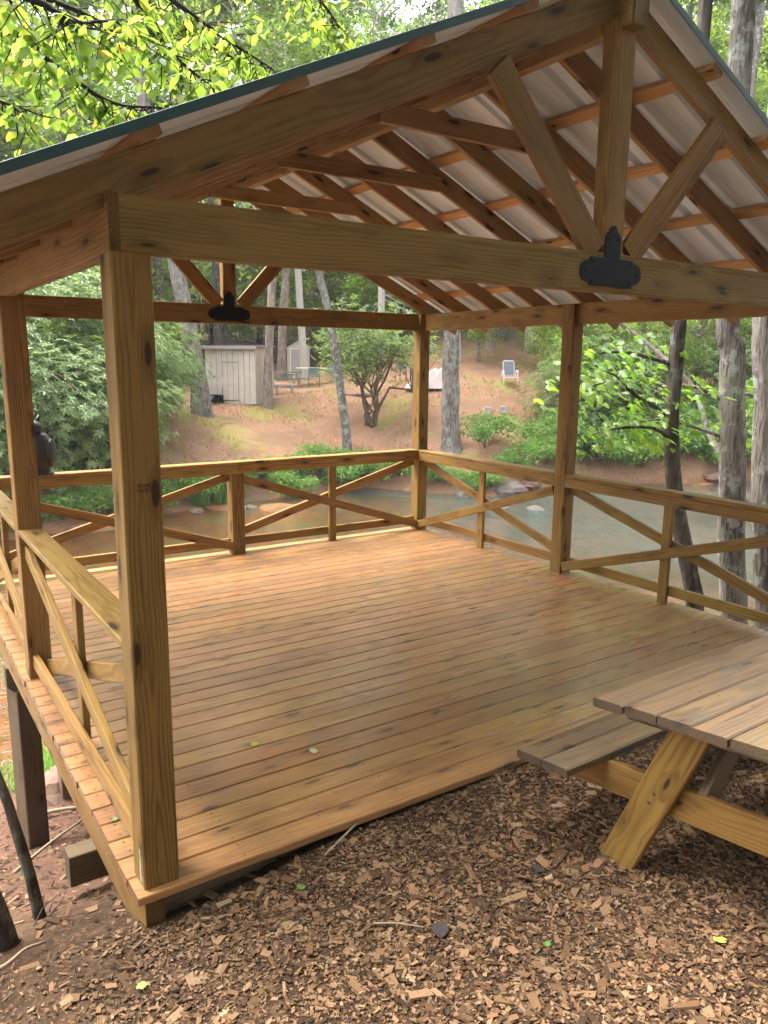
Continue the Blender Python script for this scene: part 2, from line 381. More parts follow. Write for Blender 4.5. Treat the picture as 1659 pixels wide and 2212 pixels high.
def water_material():
    g = G('creek_water'); tc = g.n('TexCoord').outputs['Object']
    w1 = g.noise(g.vmul(tc, (1.2, 2.6, 1)), 1.0, 5, .65).outputs[0]; w2 = g.noise(g.vmul(tc, (3, 5, 1)), 3., 3, .6).outputs[0]
    w3 = g.noise(tc, .22, 2).outputs[0]
    amt = g.math('MULTIPLY', g.step(w3, .38, .6), g.n('MapRange', None, Value=g.n('SeparateXYZ', None, Vector=tc).outputs[0], i1=8., i2=15., i3=.1, i4=1.).outputs[0])
    hgt = g.math('ADD', g.math('MULTIPLY', w1, .8), g.math('MULTIPLY', w2, .35))
    nrm = g.bump(g.math('MULTIPLY', hgt, g.math('ADD', g.math('MULTIPLY', amt, .9), .12)), 1., .30)
    fr = g.n('Fresnel', None, IOR=1.33, Normal=nrm)
    tr = g.n('BsdfTransparent', None, Color=(.78, .70, .50, 1)); gl = g.n('BsdfGlossy', None, Color=(1, 1, 1, 1), Roughness=.06, Normal=nrm)
    df = g.n('BsdfDiffuse', None, Color=(.06, .105, .088, 1))
    m0 = g.n('MixShader', None, Fac=g.n('MapRange', None, Value=g.n('SeparateXYZ', None, Vector=tc).outputs[0], i1=9., i2=15., i3=.05, i4=.36).outputs[0]); g.t.links.new(tr.outputs[0], m0.inputs[1]); g.t.links.new(df.outputs[0], m0.inputs[2])
    m1 = g.n('MixShader', None, Fac=fr.outputs[0]); g.t.links.new(m0.outputs[0], m1.inputs[1]); g.t.links.new(gl.outputs[0], m1.inputs[2])
    g.t.links.new(m1.outputs[0], g.out.inputs[0]); return g.m
def build_water():
    V, F = [], []; nx, ny = 60, 40
    for j in range(ny+1):
        for i in range(nx+1): V.append((-40+110*i/nx, 2.2+33*j/ny, WATER))
    for j in range(ny):
        for i in range(nx):
            a = j*(nx+1)+i; F.append((a, a+1, a+nx+2, a+nx+1))
    o = link('creek_water', npm('creek_water', V, F, water_material())); tag(o, kind='structure')
build_water()

# ---------------------------------------------------------------- the pavilion
S = .14; PW, PL, PH, BH = 4.98, 4.97, 2.404, .189
YM = 2.44                                   # middle posts
pav = thing('pavilion', 'open timber pavilion with plank deck, cross-braced railings and gabled metal roof over the creek', 'pavilion', (0, 0, 0))
def post_mesh(H, tx=None, ty=None):
    a = S/2; c = .006
    pr = [(-a+c, -a), (a-c, -a), (a, -a+c), (a, a-c), (a-c, a), (-a+c, a), (-a, a-c), (-a, -a+c)]
    # local X runs up the post
    V = [(0, y, z) for y, z in pr]+[(H, y, z) for y, z in pr]
    F = [tuple(range(7, -1, -1)), tuple(range(8, 16))]+[(i, (i+1) % 8, 8+(i+1) % 8, 8+i) for i in range(8)]
    parts = [(V, F)]
    if tx:
        parts.append(box_vf(H+.0005, H+BH-.006, tx[0], tx[1], ty[0], ty[1]))
    return pym('post', *merge(parts), M['post'])
def post(name, x, y, z0, H, tx=None, ty=None):
    o = link(name, post_mesh(H, tx, ty), pav)
    o.matrix_basis = Matrix(((0, 1, 0, x+S/2), (0, 0, 1, y+S/2), (1, 0, 0, z0), (0, 0, 0, 1)))
    return o
pA = post('post', 0, 0, 0, PH)
post('post', 0, YM, 0, PH, (.008, .068), (-.068, .068))
post('post', 0, PL-S, 0, PH, (.008, .068), (-.068, -.008))
post('post', PW-S, PL-S, 0, PH, (-.068, -.008), (-.068, -.008))
post('post', PW-S, YM, 0, PH, (-.068, -.008), (-.068, .068))
post('post', PW-S, 0, 0, PH)
rp = post('rail_post', PW/2-S/2, PL-S, 0, .866)
# grade stamp and torn label on the near post
def stamp():
    parts = []; rs = random.Random(3)
    for row, (z, h) in enumerate(((1.600, .012), (1.580, .014))):
        x = .052
        while x < .10:
            w = rs.uniform(.003, .006)
            k = rs.random()
            if k < .35: parts.append(box_vf(x, x+.0014, -.0012, .001, z, z+h))
            elif k < .7:
                parts.append(box_vf(x, x+.0013, -.0012, .001, z, z+h)); parts.append(box_vf(x+.0013, x+w, -.0012, .001, z+h-.0016, z+h)); parts.append(box_vf(x+w-.0013, x+w, -.0012, .001, z, z+h-.0016))
            else:
                parts.append(box_vf(x, x+.0013, -.0012, .001, z, z+h)); parts.append(box_vf(x+.0013, x+w, -.0012, .001, z+h*.4, z+h*.4+.0016))
            x += w+.0025
            if rs.random() < .1: x += .004
    me = pym('grade_stamp', *merge(parts), M['stamp'])
    o = link('grade_stamp', me, pA); o.matrix_parent_inverse = pA.matrix_basis.inverted()
    o['label'] = 'small dark two-line ink stamp on the near post'
stamp()
def torn(x, y0, z0, z1, axis, par, seed):
    """a ragged strip of old label"""
    rs = random.Random(seed); n = 9; V = []
    for i in range(n):
        z = z0+(z1-z0)*i/(n-1); w = rs.uniform(.006, .014)
        for s in (0, w):
            V.append((x-.0015, y0+s, z) if axis == 'x' else (y0+s, x-.0015, z))
    F = [(2*i, 2*i+1, 2*i+3, 2*i+2) for i in range(n-1)]
    o = link('torn_tag', pym('torn_tag', V, F, M['tag']), par); o.matrix_parent_inverse = par.matrix_basis.inverted()
torn(0, .035, .02, .16, 'x', pA, 5)

# deck boards
bp = .1448; nb = 35; y0 = -.035
for i in range(nb):
    j = random.uniform(-.006, .006); k = random.uniform(-.005, .005)
    y = y0+bp*(i+.5)
    if y > PL+.05: break
    zt = random.uniform(-.0012, .0012)
    board('deck_board', (-.034+j, y, -.019+zt), (PW+.034+k, y, -.019+zt), .1392, .038, (0, 0, 1), M['deck'], pav, ch=.005)
# screws, two per joist on every board
parts = []
for i in range(nb):
    for jx in [.02]+[.42+.41*q for q in range(11)]+[PW-.03]:
        for sy in (-.042, .042):
            x = jx+random.uniform(-.008, .008); y = y0+bp*(i+.5)+sy+random.uniform(-.006, .006); r = .005
            V = [(x+r*math.cos(a*math.pi/3), y+r*math.sin(a*math.pi/3), .0022) for a in range(6)]
            parts.append((V, [(0, 1, 2, 3, 4, 5)]))
sc_ = link('deck_screws', pym('deck_screws', *merge(parts), M['screw']), pav); tag(sc_, kind='stuff')
# rim joists and the frame below
for x in (-.004, .0345): board('rim_joist', (x+.0185, -.012, -.158), (x+.0185, PL, -.158), .236, .0375, (1, 0, 0), M['beam'], pav)
for x in (PW-.0185, PW-.057): board('rim_joist', (x, 0, -.158), (x, PL, -.158), .236, .0375, (1, 0, 0), M['beam'], pav)
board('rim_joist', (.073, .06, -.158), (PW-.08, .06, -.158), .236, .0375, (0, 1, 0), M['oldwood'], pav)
board('rim_joist', (.073, PL-.03, -.158), (PW-.08, PL-.03, -.158), .236, .0375, (0, 1, 0), M['beam'], pav)
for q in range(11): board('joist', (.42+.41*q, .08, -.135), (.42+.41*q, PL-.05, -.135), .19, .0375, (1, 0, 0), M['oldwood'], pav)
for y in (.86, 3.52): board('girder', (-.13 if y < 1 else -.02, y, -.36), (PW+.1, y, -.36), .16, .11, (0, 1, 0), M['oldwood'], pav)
for x, y, rz in ((.02, 3.52, 18), (PW-.2, 3.52, 0), (PW/2, 3.52, 0), (.5, PL-.4, 0), (PW-.2, PL-.4, 0)):
    zb = hn(x, y)-.25; L = -.47-zb
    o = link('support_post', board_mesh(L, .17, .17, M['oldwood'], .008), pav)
    c, s = math.cos(R(rz)), math.sin(R(rz))
    o.matrix_basis = Matrix(((0, c, -s, x+.07), (0, s, c, y), (1, 0, 0, zb), (0, 0, 0, 1)))
torn(-.004, .004, -.27, -.05, 'y', sc_, 9)

# beams
def bm(name, a, b, mat='beam', w=BH, t=.038, up=(0, 1, 0), par=None, **k): return board(name, a, b, w, t, up, M[mat], par or pav, **k)
zb = PH+BH/2
for x in (.019, .0575, PW-.0575, PW-.019):
    inner = .0385 if .03 < x < PW-.03 else 0
    bm('eave_beam', (x, .077 if inner else 0, zb), (x, PL-(.078 if inner else 0), zb), up=(1, 0, 0), t=.0378)
for y in (.019, .0572): bm('tie_beam', (.0385, y, zb), (PW-.0385, y, zb), t=.0378)
for y in (PL-.019, PL-.0572): bm('tie_beam', (.0385, y, zb), (PW-.0385, y, zb), t=.0378)
ZT = PH+BH
# roof geometry: underside of rafters z = ZR0 + K*(distance in from the post face)
K = .458; ANG = math.atan(K); XR = PW/2
def zlow(x): return 2.548+K*(x if x < XR else PW-x)
RD = .14; RVH = RD/math.cos(ANG)
RY = [.0585, .53, 1.15, 1.77, 2.39, 3.04, 3.66, 4.29, 4.85]
OV = .42
for y in RY:
    for sx in (0, 1):
        xa, xb = -OV, XR-.036
        a = Vector((xa, y, zlow(0)+K*xa+RVH/2)); b = Vector((xb, y, zlow(xb)+RVH/2))
        if sx: a.x = PW-a.x; b.x = PW-b.x
        d = (b-a).normalized(); n = Vector((-d.z, 0, d.x)); n = n if n.z > 0 else -n
        # skewed cut so that both ends are plumb
        yv = Vector((0, 1, 0)).cross(d); cutv = K*(1 if yv.z > 0 else -1)
        o = board('rafter', a, b, RD, .037, (0, 1, 0), M['beam'] if y == RY[0] else M['rafter'], pav, cut=(0., 0.))
board('ridge_beam', (XR, -.07, 3.735), (XR, PL+.06, 3.735), .23, .068, (1, 0, 0), M['rafter'], pav, ch=.006)
rb = board('ridge_block', (XR, -.065, 3.71), (XR, .12, 3.71), .19, .12, (1, 0, 0), M['beam'], pav, ch=.012)
for y in (1.15, 2.39, 3.66):
    z = 3.40; hx = (zlow(XR)-z+.03)/K
    board('collar_tie', (XR-hx, y-.038, z), (XR+hx, y-.038, z), .11, .037, (0, 1, 0), M['rafter'], pav)
def bracket_mesh(y):
    """T-shaped plate with stepped rounded ends"""
    out = [(-.158, -.068), (.158, -.068), (.158, -.052), (.178, -.052)]
    out += [(.192+.034*math.cos(a), .045*math.sin(a)) for a in np.linspace(-1.2, 1.2, 7)]
    out += [(.178, .052), (.158, .052), (.158, .068), (.056, .068), (.056, .178), (.045, .178), (.045, .19), (.033, .19)]
    out += [(.027*math.cos(a), .193+.032*math.sin(a)) for a in np.linspace(0.1, math.pi-.1, 7)]
    out += [(-.033, .19), (-.045, .19), (-.045, .178), (-.056, .178), (-.056, .068), (-.158, .068), (-.158, .052), (-.178, .052)]
    out += [(-.192-.034*math.cos(a), -.045*math.sin(a)) for a in np.linspace(-1.2, 1.2, 7)]
    out += [(-.178, -.052), (-.158, -.052)]
    n = len(out); V = [(x, y-.007, z) for x, z in out]+[(x, y-.0004, z) for x, z in out]
    F = [tuple(range(n)), tuple(range(2*n-1, n-1, -1))]+[((i+1) % n, i, n+i, n+(i+1) % n) for i in range(n)]
    parts = [(V, F)]
    for bx, bz in ((-.14, .045), (-.14, -.045), (.14, .045), (.14, -.045), (-.035, .16), (.035, .16), (-.19, 0), (.19, 0)):
        Vb = [(bx+.009*math.cos(a*math.pi/4), y-.0072, bz+.009*math.sin(a*math.pi/4)) for a in range(8)]+[(bx+.006*math.cos(a*math.pi/4), y-.0125, bz+.006*math.sin(a*math.pi/4)) for a in range(8)]
        parts.append((Vb, [tuple(range(8, 16))]+[(i, (i+1) % 8, 8+(i+1) % 8, 8+i) for i in range(8)]))
    V, F = merge(parts); return pym('bracket', V, F, M['black'])
for yf in (0., PL-.0765):
    kp = board('king_post', (XR-.005, yf+.045, ZT), (XR-.005, yf+.045, 3.66), .14, .089, (0, 1, 0), M['post'], pav, ch=.006)
    for s in (-1, 1):
        board('gable_brace', (XR+s*.125, yf+.019, ZT+.0), (XR+s*.80, yf+.019, 3.312), .14, .0375, (0, 1, 0), M['post'], pav, cut=(0, 0))
    br = link('bracket', bracket_mesh(yf), kp); br.location = (XR-.018, 0, PH+.095)
    br.matrix_parent_inverse = kp.matrix_basis.inverted(); br['label'] = 'black steel T-shaped bracket with stepped rounded ends'
# purlins (flat 2x4 across the rafters) and ribbed roof sheets
PT = .036
def roofpt(side, s, y, h):
    """s metres down-slope from the ridge, h above rafter tops"""
    x = s*math.cos(ANG)-h*math.sin(ANG)*-1; z = zlow(XR)+RVH-s*math.sin(ANG)+h*math.cos(ANG)
    return Vector((XR+(x if side else -x), y, z))
SL = (XR+OV+.03)/math.cos(ANG)
for side in (0, 1):
    for s in (.10, .72, 1.34, 1.96, 2.58, SL-.06):
        d = Vector((math.cos(ANG)*(1 if side else -1), 0, -math.sin(ANG))); n = Vector((math.sin(ANG)*(1 if side else -1), 0, math.cos(ANG)))
        a = roofpt(side, s, -.035+random.uniform(-.01, .01), PT/2); b = roofpt(side, s, PL+.03, PT/2)
        board('purlin', a, b, .089, PT, n, M['purlin'], pav)
def roof_sheet(side, ya, yb):
    pr = []; pitch = .305; y = ya
    # trapezoid ribs every 9 inches with two small stiffeners between
    base = math.floor((ya+.11)/pitch)
    ys = [(ya, 0)]
    q = ya
    for kx in range(int((yb-ya)/pitch)+2):
        c = ya+kx*pitch
        for dy, h in ((-.034, 0), (-.020, .028), (.020, .028), (.034, 0), (.098, 0), (.106, .003), (.114, 0), (.190, 0), (.198, .003), (.206, 0)):
            if ya < c+dy < yb: ys.append((c+dy, h))
    ys.append((yb, 0)); ys.sort()
    V = []; n = len(ys); ns = 2
    for lay in (0., .0018):
        for s in (-.004, SL+.02):
            for yy, h in ys:
                V.append(roofpt(side, s, yy, PT+.001+h+lay))
    F, MI = [], []
    for lay in (0, 1):
        o = lay*2*n
        for i in range(n-1):
            q = (o+i, o+i+1, o+n+i+1, o+n+i)
            up = (lay == 1)
            if (side == 0) == up: q = q[::-1]
            F.append(q); MI.append(1 if up else 0)
    for i in range(n-1):
        F.append((n+i, n+i+1, 3*n+i+1, 3*n+i)); MI.append(1); F.append((i+1, i, 2*n+i, 2*n+i+1)); MI.append(1)
    for e in (0, n-1):
        F.append((e, n+e, 3*n+e, 2*n+e)); MI.append(1)
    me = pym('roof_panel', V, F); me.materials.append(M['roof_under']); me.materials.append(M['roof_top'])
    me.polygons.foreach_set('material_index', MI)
    return link('roof_panel', me, pav)
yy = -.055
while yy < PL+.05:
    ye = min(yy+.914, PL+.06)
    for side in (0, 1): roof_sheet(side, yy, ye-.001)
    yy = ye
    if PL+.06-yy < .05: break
for side in (0, 1):                                   # green rake trim on the front and back edges
    for yq in (-.057, PL+.064):
        n = Vector((math.sin(ANG)*(1 if side else -1), 0, math.cos(ANG)))
        board('rake_trim', roofpt(side, 0, yq, PT+.012), roofpt(side, SL+.02, yq, PT+.012), .034, .004, (0, 1, 0), M['roof_top'], pav, ch=.001)
board('ridge_cap', roofpt(0, 0, -.12, PT+.034), roofpt(0, 0, PL+.07, PT+.034), .22, .012, (0, 0, 1), M['roof_top'], pav)

# railings: flat cap with an upright 2x4 under its inner edge, X braces on each side of a middle baluster, bottom rail
def railing(p, q, inward, front_rises, cap0=0., cap1=0.):
    """p,q: clear ends between posts on the OUTER face line; inward: unit vector to the deck side"""
    p, q, n = Vector(p), Vector(q), Vector(inward); d = (q-p).normalized(); L = (q-p).length
    up = Vector((0, 0, 1))
    def at(s, off, z): return p+d*s+n*off+up*z        # off measured from the outer face inward
    board('top_rail', at(0, .07, .974), at(L, .07, .974), .1395, .038, up, M['rail'], pav, ch=.006)
    board('sub_rail', at(0, .1205, .910), at(L, .1205, .910), .0885, .037, n, M['rail'], pav)
    board('bottom_rail', at(0, .045, .118), at(L, .045, .118), .0885, .037, n, M['rail'], pav)
    board('baluster', at(L/2, .0835, .001), at(L/2, .0835, .954), .0885, .0365, n, M['rail'], pav)
    zt, zbm = .818, .075
    a, b = (zbm, zt) if front_rises else (zt, zbm)
    board('cross_brace', at(.012, .1205, a), at(L-.012, .1205, b), .0885, .036, n, M['rail'], pav)
    a, b = (zt+.03, .21) if front_rises else (.21, zt+.03)
    board('cross_brace', at(.012, .045, a), at(L-.012, .045, b), .0885, .0355, n, M['rail'], pav)
xm0, xm1 = PW/2-S/2, PW/2+S/2
railing((S, PL, 0), (PW/2, PL, 0), (0, -1, 0), False)
railing((PW/2, PL, 0), (PW-S, PL, 0), (0, -1, 0), False)
railing((PW, YM+S, 0), (PW, PL-S, 0), (-1, 0, 0), False)
railing((PW, S, 0), (PW, YM, 0), (-1, 0, 0), False)
railing((0, YM, 0), (0, S, 0), (1, 0, 0), True)
railing((0, PL-S, 0), (0, YM+S, 0), (1, 0, 0), True)

# ---------------------------------------------------------------- vegetation
M['bark_grey'] = bark('bark_grey_brown', (.075, .058, .048), (.26, .22, .19), (.40, .40, .36), .3)
M['bark_dark'] = bark('bark_dark', (.028, .022, .018), (.12, .095, .078), (.30, .32, .26), .25)
M['bark_lichen'] = bark('bark_lichen', (.06, .047, .038), (.25, .215, .185), (.42, .43, .39), .5, 1.7)
M['bark_red'] = bark('bark_red_brown', (.12, .085, .065), (.34, .26, .21), (.45, .42, .38), .2)
M['twig'] = plain('twig_dark', (.035, .026, .02), .9, 0, .1)
M['dead'] = plain('dead_twig_pale', (.48, .44, .39), .9, 0, .1)
M['stem'] = plain('shrub_stem', (.15, .105, .075), .9, 0, .1)
M['l_forest'] = leafmat('leaf_forest', [(0, (.07, .11, .03)), (.5, (.14, .21, .055)), (.85, (.22, .29, .08)), (1, (.34, .32, .10))], .6)
M['l_light'] = leafmat('leaf_light_green', [(0, (.13, .20, .035)), (.6, (.21, .31, .06)), (1, (.34, .40, .09))], .5)
M['l_hemlock'] = leafmat('leaf_hemlock', [(0, (.04, .075, .035)), (.6, (.075, .125, .055)), (1, (.12, .18, .07))], .35)
M['l_rhodo'] = leafmat('leaf_rhododendron', [(0, (.09, .135, .05)), (.5, (.18, .25, .105)), (.85, (.27, .34, .16)), (1, (.44, .40, .12))], .45, .42, spec=.3)
M['l_bank'] = leafmat('leaf_bank_plants', [(0, (.09, .17, .04)), (.6, (.17, .29, .07)), (1, (.29, .40, .12))], .45)
M['l_far'] = leafmat('leaf_far_woods', [(0, (.06, .10, .04)), (.6, (.13, .19, .07)), (1, (.22, .27, .11))], .45)
def objleaf(name, stops, trans):
    m = leafmat(name, stops, trans, .4, 0.); t = m.node_tree
    ramp = [n for n in t.nodes if n.type == 'VALTORGB'][0]; oi = [n for n in t.nodes if n.type == 'OBJECT_INFO'][0]
    t.links.new(oi.outputs['Random'], ramp.inputs[0]); return m
YG = [(0, (.14, .20, .045)), (.45, (.21, .29, .06)), (.85, (.28, .36, .08)), (.97, (.42, .40, .09)), (1, (.45, .22, .05))]
M['l_over'] = objleaf('leaf_overhang', YG, .68); M['l_over_s'] = leafmat('leaf_overhang_small', YG, .68)
MG = [(0, (.09, .17, .03)), (.6, (.16, .28, .045)), (1, (.26, .38, .07))]
M['l_maple'] = objleaf('leaf_maple', MG, .5); M['l_maple_s'] = leafmat('leaf_maple_small', MG, .5)

def limb_path(a, b, sag=.0, wob=.12, n=5, rs=random):
    a, b = Vector(a), Vector(b); L = (b-a).length; out = []
    for i in range(n+1):
        t = i/n; p = a.lerp(b, t); w = math.sin(t*math.pi)
        p += Vector((rs.uniform(-1, 1), rs.uniform(-1, 1), rs.uniform(-1, 1)))*wob*L*.25*w+Vector((0, 0, sag*L*w)); out.append(p)
    return out
def crown_leaves(centers, radii, per, L, Wr, rs, flat=.55, up=.6):
    C, A, N, rn = [], [], [], []
    for c, r in zip(centers, radii):
        k = max(3, int(per*rs.uniform(.6, 1.3)))
        u = rvec(k, rs)*(rs.rand(k, 1)**.45)*r; u[:, 2] *= flat
        C.append(np.array(c)+u); a = rvec(k, rs); a[:, 2] = a[:, 2]*.5-.25; A.append(a)
        nn = rvec(k, rs)*(1-up); nn[:, 2] += up; N.append(nn)
        rn.append(np.clip(rs.rand(k)*.75+rs.rand()*.3, 0, 1))
    C, A, N, rn = map(np.concatenate, (C, A, N, rn)); n = len(C)
    Ls = L*rs.uniform(.6, 1.25, n); V, F = leaves(C, A, N, Ls, Ls*Wr); return V, F, np.repeat(rn, 4)
def proto(name, label, cat, parts):
    """thing at the origin with mesh parts [(name, mesh)]"""
    t = thing(name, label, cat)
    for n, me in parts: link(n, me, t)
    return t
def tree_broad(seed, H, r0, c0, cw, ncl, per, L, leaf, barkm, clr=1.3):
    rs = np.random.RandomState(seed); rr = random.Random(seed)
    top = Vector((rr.uniform(-.6, .6), rr.uniform(-.6, .6), H*.93))
    tp = limb_path((0, 0, -.4), top, 0, .06, 8, rr); P = [tube(tp, [r0*(1-.85*(i/8)**1.1) for i in range(9)], 10, rough=.22, seed=seed, flare=.5)]
    cen, rad = [], []
    for i in range(ncl):
        t = rs.uniform(c0, 1.0); z = H*t; w = cw*(math.sin(math.pi*min(1, (t-c0)/(1.02-c0)*.8+.16))**.7)
        a = rs.uniform(0, 2*math.pi); q = w*rs.uniform(.35, 1.0); cen.append((math.cos(a)*q, math.sin(a)*q, z)); rad.append(clr*rs.uniform(.6, 1.3))
        if i % 3 == 0:
            b = Vector(cen[-1]); a0 = Vector((0, 0, max(H*c0*.8, z-q*.6))); pp = limb_path(a0+(top-Vector((0, 0, top.z)))*(a0.z/H), b, .05, .2, 5, rr)
            P.append(tube(pp, [r0*.3*(1-.85*j/5) for j in range(6)], 5, False))
    V, F, rn = crown_leaves(cen, rad, per, L, .55, rs)
    return pym('trunk', *merge(P), barkm, True), npm('crown', V, F, leaf, rn)
def tree_hemlock(seed, H, r0, c0, cw, n, leaf, barkm):
    rs = np.random.RandomState(seed); rr = random.Random(seed)
    P = [tube([(0, 0, -.4), (0, 0, .3), (0, 0, 1), (.1, 0, H*.4), (.05, .1, H*.7), (0, 0, H)], [r0*1.1, r0, r0*.95, r0*.75, r0*.45, .02], 9, rough=.2, seed=seed, flare=.4)]
    C, A, N, rn = [], [], [], []
    nb = 70
    for b in range(nb):
        t = c0+(1-c0)*(b/nb)**.9; z = H*t; w = cw*(1-t)**.75*rs.uniform(.7, 1.15)+.3; a = rs.uniform(0, 6.283)
        d = np.array((math.cos(a), math.sin(a), 0)); droop = rs.uniform(.12, .35)
        P.append(tube([(0, 0, z), tuple(d*w*.5+np.array((0, 0, z+.1*w))), tuple(d*w+np.array((0, 0, z-droop*w)))], [r0*.18, r0*.1, .01], 4, False))
        k = int(n/nb*(.4+w/cw)); s = rs.rand(k)**.7
        side = np.array((-d[1], d[0], 0)); off = rs.normal(size=k)*.22*w*(.35+.8*s*(1.1-s))*1.4
        c = d*w*s[:, None]+side*off[:, None]; c[:, 2] += z+.1*w*np.sin(s*3.1)-droop*w*s**2-abs(off)*.25+rs.normal(size=k)*.06
        C.append(c); aa = d+side*np.sign(off)[:, None]*.9+rvec(k, rs)*.35; aa[:, 2] -= .25; A.append(aa); nn = rvec(k, rs)*.35; nn[:, 2] += 1; N.append(nn); rn.append(np.clip(rs.rand(k)*.6+.4*s, 0, 1))
    C, A, N, rn = map(np.concatenate, (C, A, N, rn)); Ls = rs.uniform(.22, .5, len(C))
    V, F = leaves(C, A, N, Ls, Ls*.36); return pym('trunk', *merge(P), barkm, True), npm('crown', V, F, leaf, np.repeat(rn, 4))
def shrub_rhodo(seed, H, Rr, nw, leaf, L=.17, stems=6):
    rs = np.random.RandomState(seed); rr = random.Random(seed); P = []; cen = []
    for i in range(stems):
        a = 6.283*i/stems+rr.uniform(-.4, .4); q = Rr*rr.uniform(.35, .8); e = (math.cos(a)*q, math.sin(a)*q, H*rr.uniform(.55, .85))
        pp = limb_path((math.cos(a)*.15, math.sin(a)*.15, -.2), e, .05, .5, 6, rr); P.append(tube(pp, [.06*(1-.75*j/6) for j in range(7)], 6, False, .2, i))
        for k in range(5):
            b = pp[rr.randint(2, 6)]; e2 = b+Vector((rr.uniform(-1, 1), rr.uniform(-1, 1), rr.uniform(0, .9)))*Rr*.5
            P.append(tube(limb_path(b, e2, 0, .4, 4, rr), [.025, .02, .015, .01, .006], 4, False)); cen.append(e2)
    ncl = 26
    for i in range(ncl): 
        u = rvec(1, rs)[0]; cen.append(Vector((u[0]*Rr*.85, u[1]*Rr*.85, H*.52+u[2]*H*.42)))
    C0 = []
    for i in range(nw):
        c = cen[rs.randint(len(cen))]; u = rvec(1, rs)[0]*Rr*.34*rs.rand()**.4; C0.append((c.x+u[0], c.y+u[1], max(.1, c.z+u[2]*.75)))
    C0 = np.array(C0); k = 7; C = np.repeat(C0, k, 0); n = len(C)
    out = C0-np.array((0, 0, H*.35)); out /= np.linalg.norm(out, axis=1, keepdims=True); out = out*.7+np.array((0, 0, .55)); out /= np.linalg.norm(out, axis=1, keepdims=True); O = np.repeat(out, k, 0)
    ang = np.tile(np.arange(k)*6.283/k, nw)+np.repeat(rs.rand(nw)*6.28, k)
    e1 = np.cross(O, rvec(n, rs)*.01+np.array((.3, .5, .8))); e1 /= np.linalg.norm(e1, axis=1, keepdims=True); e2 = np.cross(O, e1)
    A = e1*np.cos(ang)[:, None]+e2*np.sin(ang)[:, None]+O*rs.uniform(-.25, .55, (n, 1))
    Ls = L*rs.uniform(.7, 1.2, n); V, F = leaves(C, A, O, Ls, Ls*.33, .12, .5)
    return pym('stem', *merge(P), M['stem'], True), npm('foliage', V, F, leaf, np.repeat(np.repeat(rs.rand(nw), k)*.7+rs.rand(n)*.3, 4))
def bush(seed, H, Rr, n, leaf, L=.09, Wr=.5):
    rs = np.random.RandomState(seed); rr = random.Random(seed); P = []; cen = []; rad = []
    for i in range(12):
        a = rr.uniform(0, 6.28); q = Rr*rr.uniform(.1, .9); e = (math.cos(a)*q, math.sin(a)*q, H*rr.uniform(.35, .95)*(1.1-.5*q/Rr)); cen.append(e); rad.append(Rr*.38)
        P.append(tube(limb_path((math.cos(a)*.05, math.sin(a)*.05, -.05), e, .05, .3, 4, rr), [.012, .01, .008, .006, .003], 4, False))
    V, F, rn = crown_leaves(cen, rad, n/12, L, Wr, rs, .7, .45)
    return pym('stem', *merge(P), M['stem']), npm('foliage', V, F, leaf, rn)
def bladeclump(seed, H, Rr, n, leaf, w=.018):
    rs = np.random.RandomState(seed); a = rs.rand(n)*6.283; q = Rr*rs.rand(n)**.5*.6; base = np.stack([np.cos(a)*q, np.sin(a)*q, np.zeros(n)-.03], 1)
    d = np.stack([np.cos(a), np.sin(a), np.zeros(n)], 1)+rvec(n, rs)*.6; d[:, 2] = 0; hh = H*rs.uniform(.5, 1.1, n); sp = rs.uniform(.2, .9, n)*Rr
    s = np.cross(d, (0, 0, 1)); s /= np.linalg.norm(s, axis=1, keepdims=True); V = np.empty((n, 6, 3))
    for j, (t, z, ww) in enumerate(((0, 0, 1), (.35, .75, .8), (1, .9, .1))):
        p = base+d*(sp*t)[:, None]; p[:, 2] += hh*z; V[:, 2*j] = p+s*w*ww; V[:, 2*j+1] = p-s*w*ww
    i = np.arange(n)[:, None]*6; F = np.concatenate([i+np.array((0, 1, 3, 2)), i+np.array((2, 3, 5, 4))]); return npm('blades', V.reshape(-1, 3), F, leaf, np.repeat(rs.rand(n), 6))
def polar(th, d): return CX+d*math.sin(R(th)), CY+d*math.cos(R(th))
def put(x, y, dz=-.05): return (x, y, hn(x, y)+dz)

# prototypes: each is placed once itself, then copied
PR = {}
PR['broadA'] = proto('forest_tree', None, 'tree', list(zip(('trunk', 'crown'), tree_broad(1, 19, .30, .34, 3.6, 95, 85, .36, M['l_forest'], M['bark_grey']))))
PR['broadB'] = proto('forest_tree', None, 'tree', list(zip(('trunk', 'crown'), tree_broad(2, 23, .36, .42, 4.2, 100, 85, .38, M['l_forest'], M['bark_red']))))
PR['broadC'] = proto('forest_tree', None, 'tree', list(zip(('trunk', 'crown'), tree_broad(3, 15, .22, .22, 3.2, 90, 80, .32, M['l_light'], M['bark_grey']))))
PR['under'] = proto('understory_tree', None, 'tree', list(zip(('trunk', 'crown'), tree_broad(4, 7, .10, .22, 2.1, 60, 75, .22, M['l_light'], M['bark_grey'], .8))))
PR['hemA'] = proto('hemlock_tree', None, 'tree', list(zip(('trunk', 'crown'), tree_hemlock(5, 18, .26, .14, 4.2, 9500, M['l_hemlock'], M['bark_dark']))))
PR['hemB'] = proto('hemlock_tree', None, 'tree', list(zip(('trunk', 'crown'), tree_hemlock(6, 13, .18, .08, 3.4, 8500, M['l_hemlock'], M['bark_dark']))))
PR['rhoA'] = proto('rhododendron_shrub', None, 'shrub', list(zip(('stem', 'foliage'), shrub_rhodo(7, 3.4, 1.9, 1500, M['l_rhodo']))))
PR['rhoB'] = proto('rhododendron_shrub', None, 'shrub', list(zip(('stem', 'foliage'), shrub_rhodo(8, 3.0, 2.1, 1500, M['l_rhodo'], .15))))
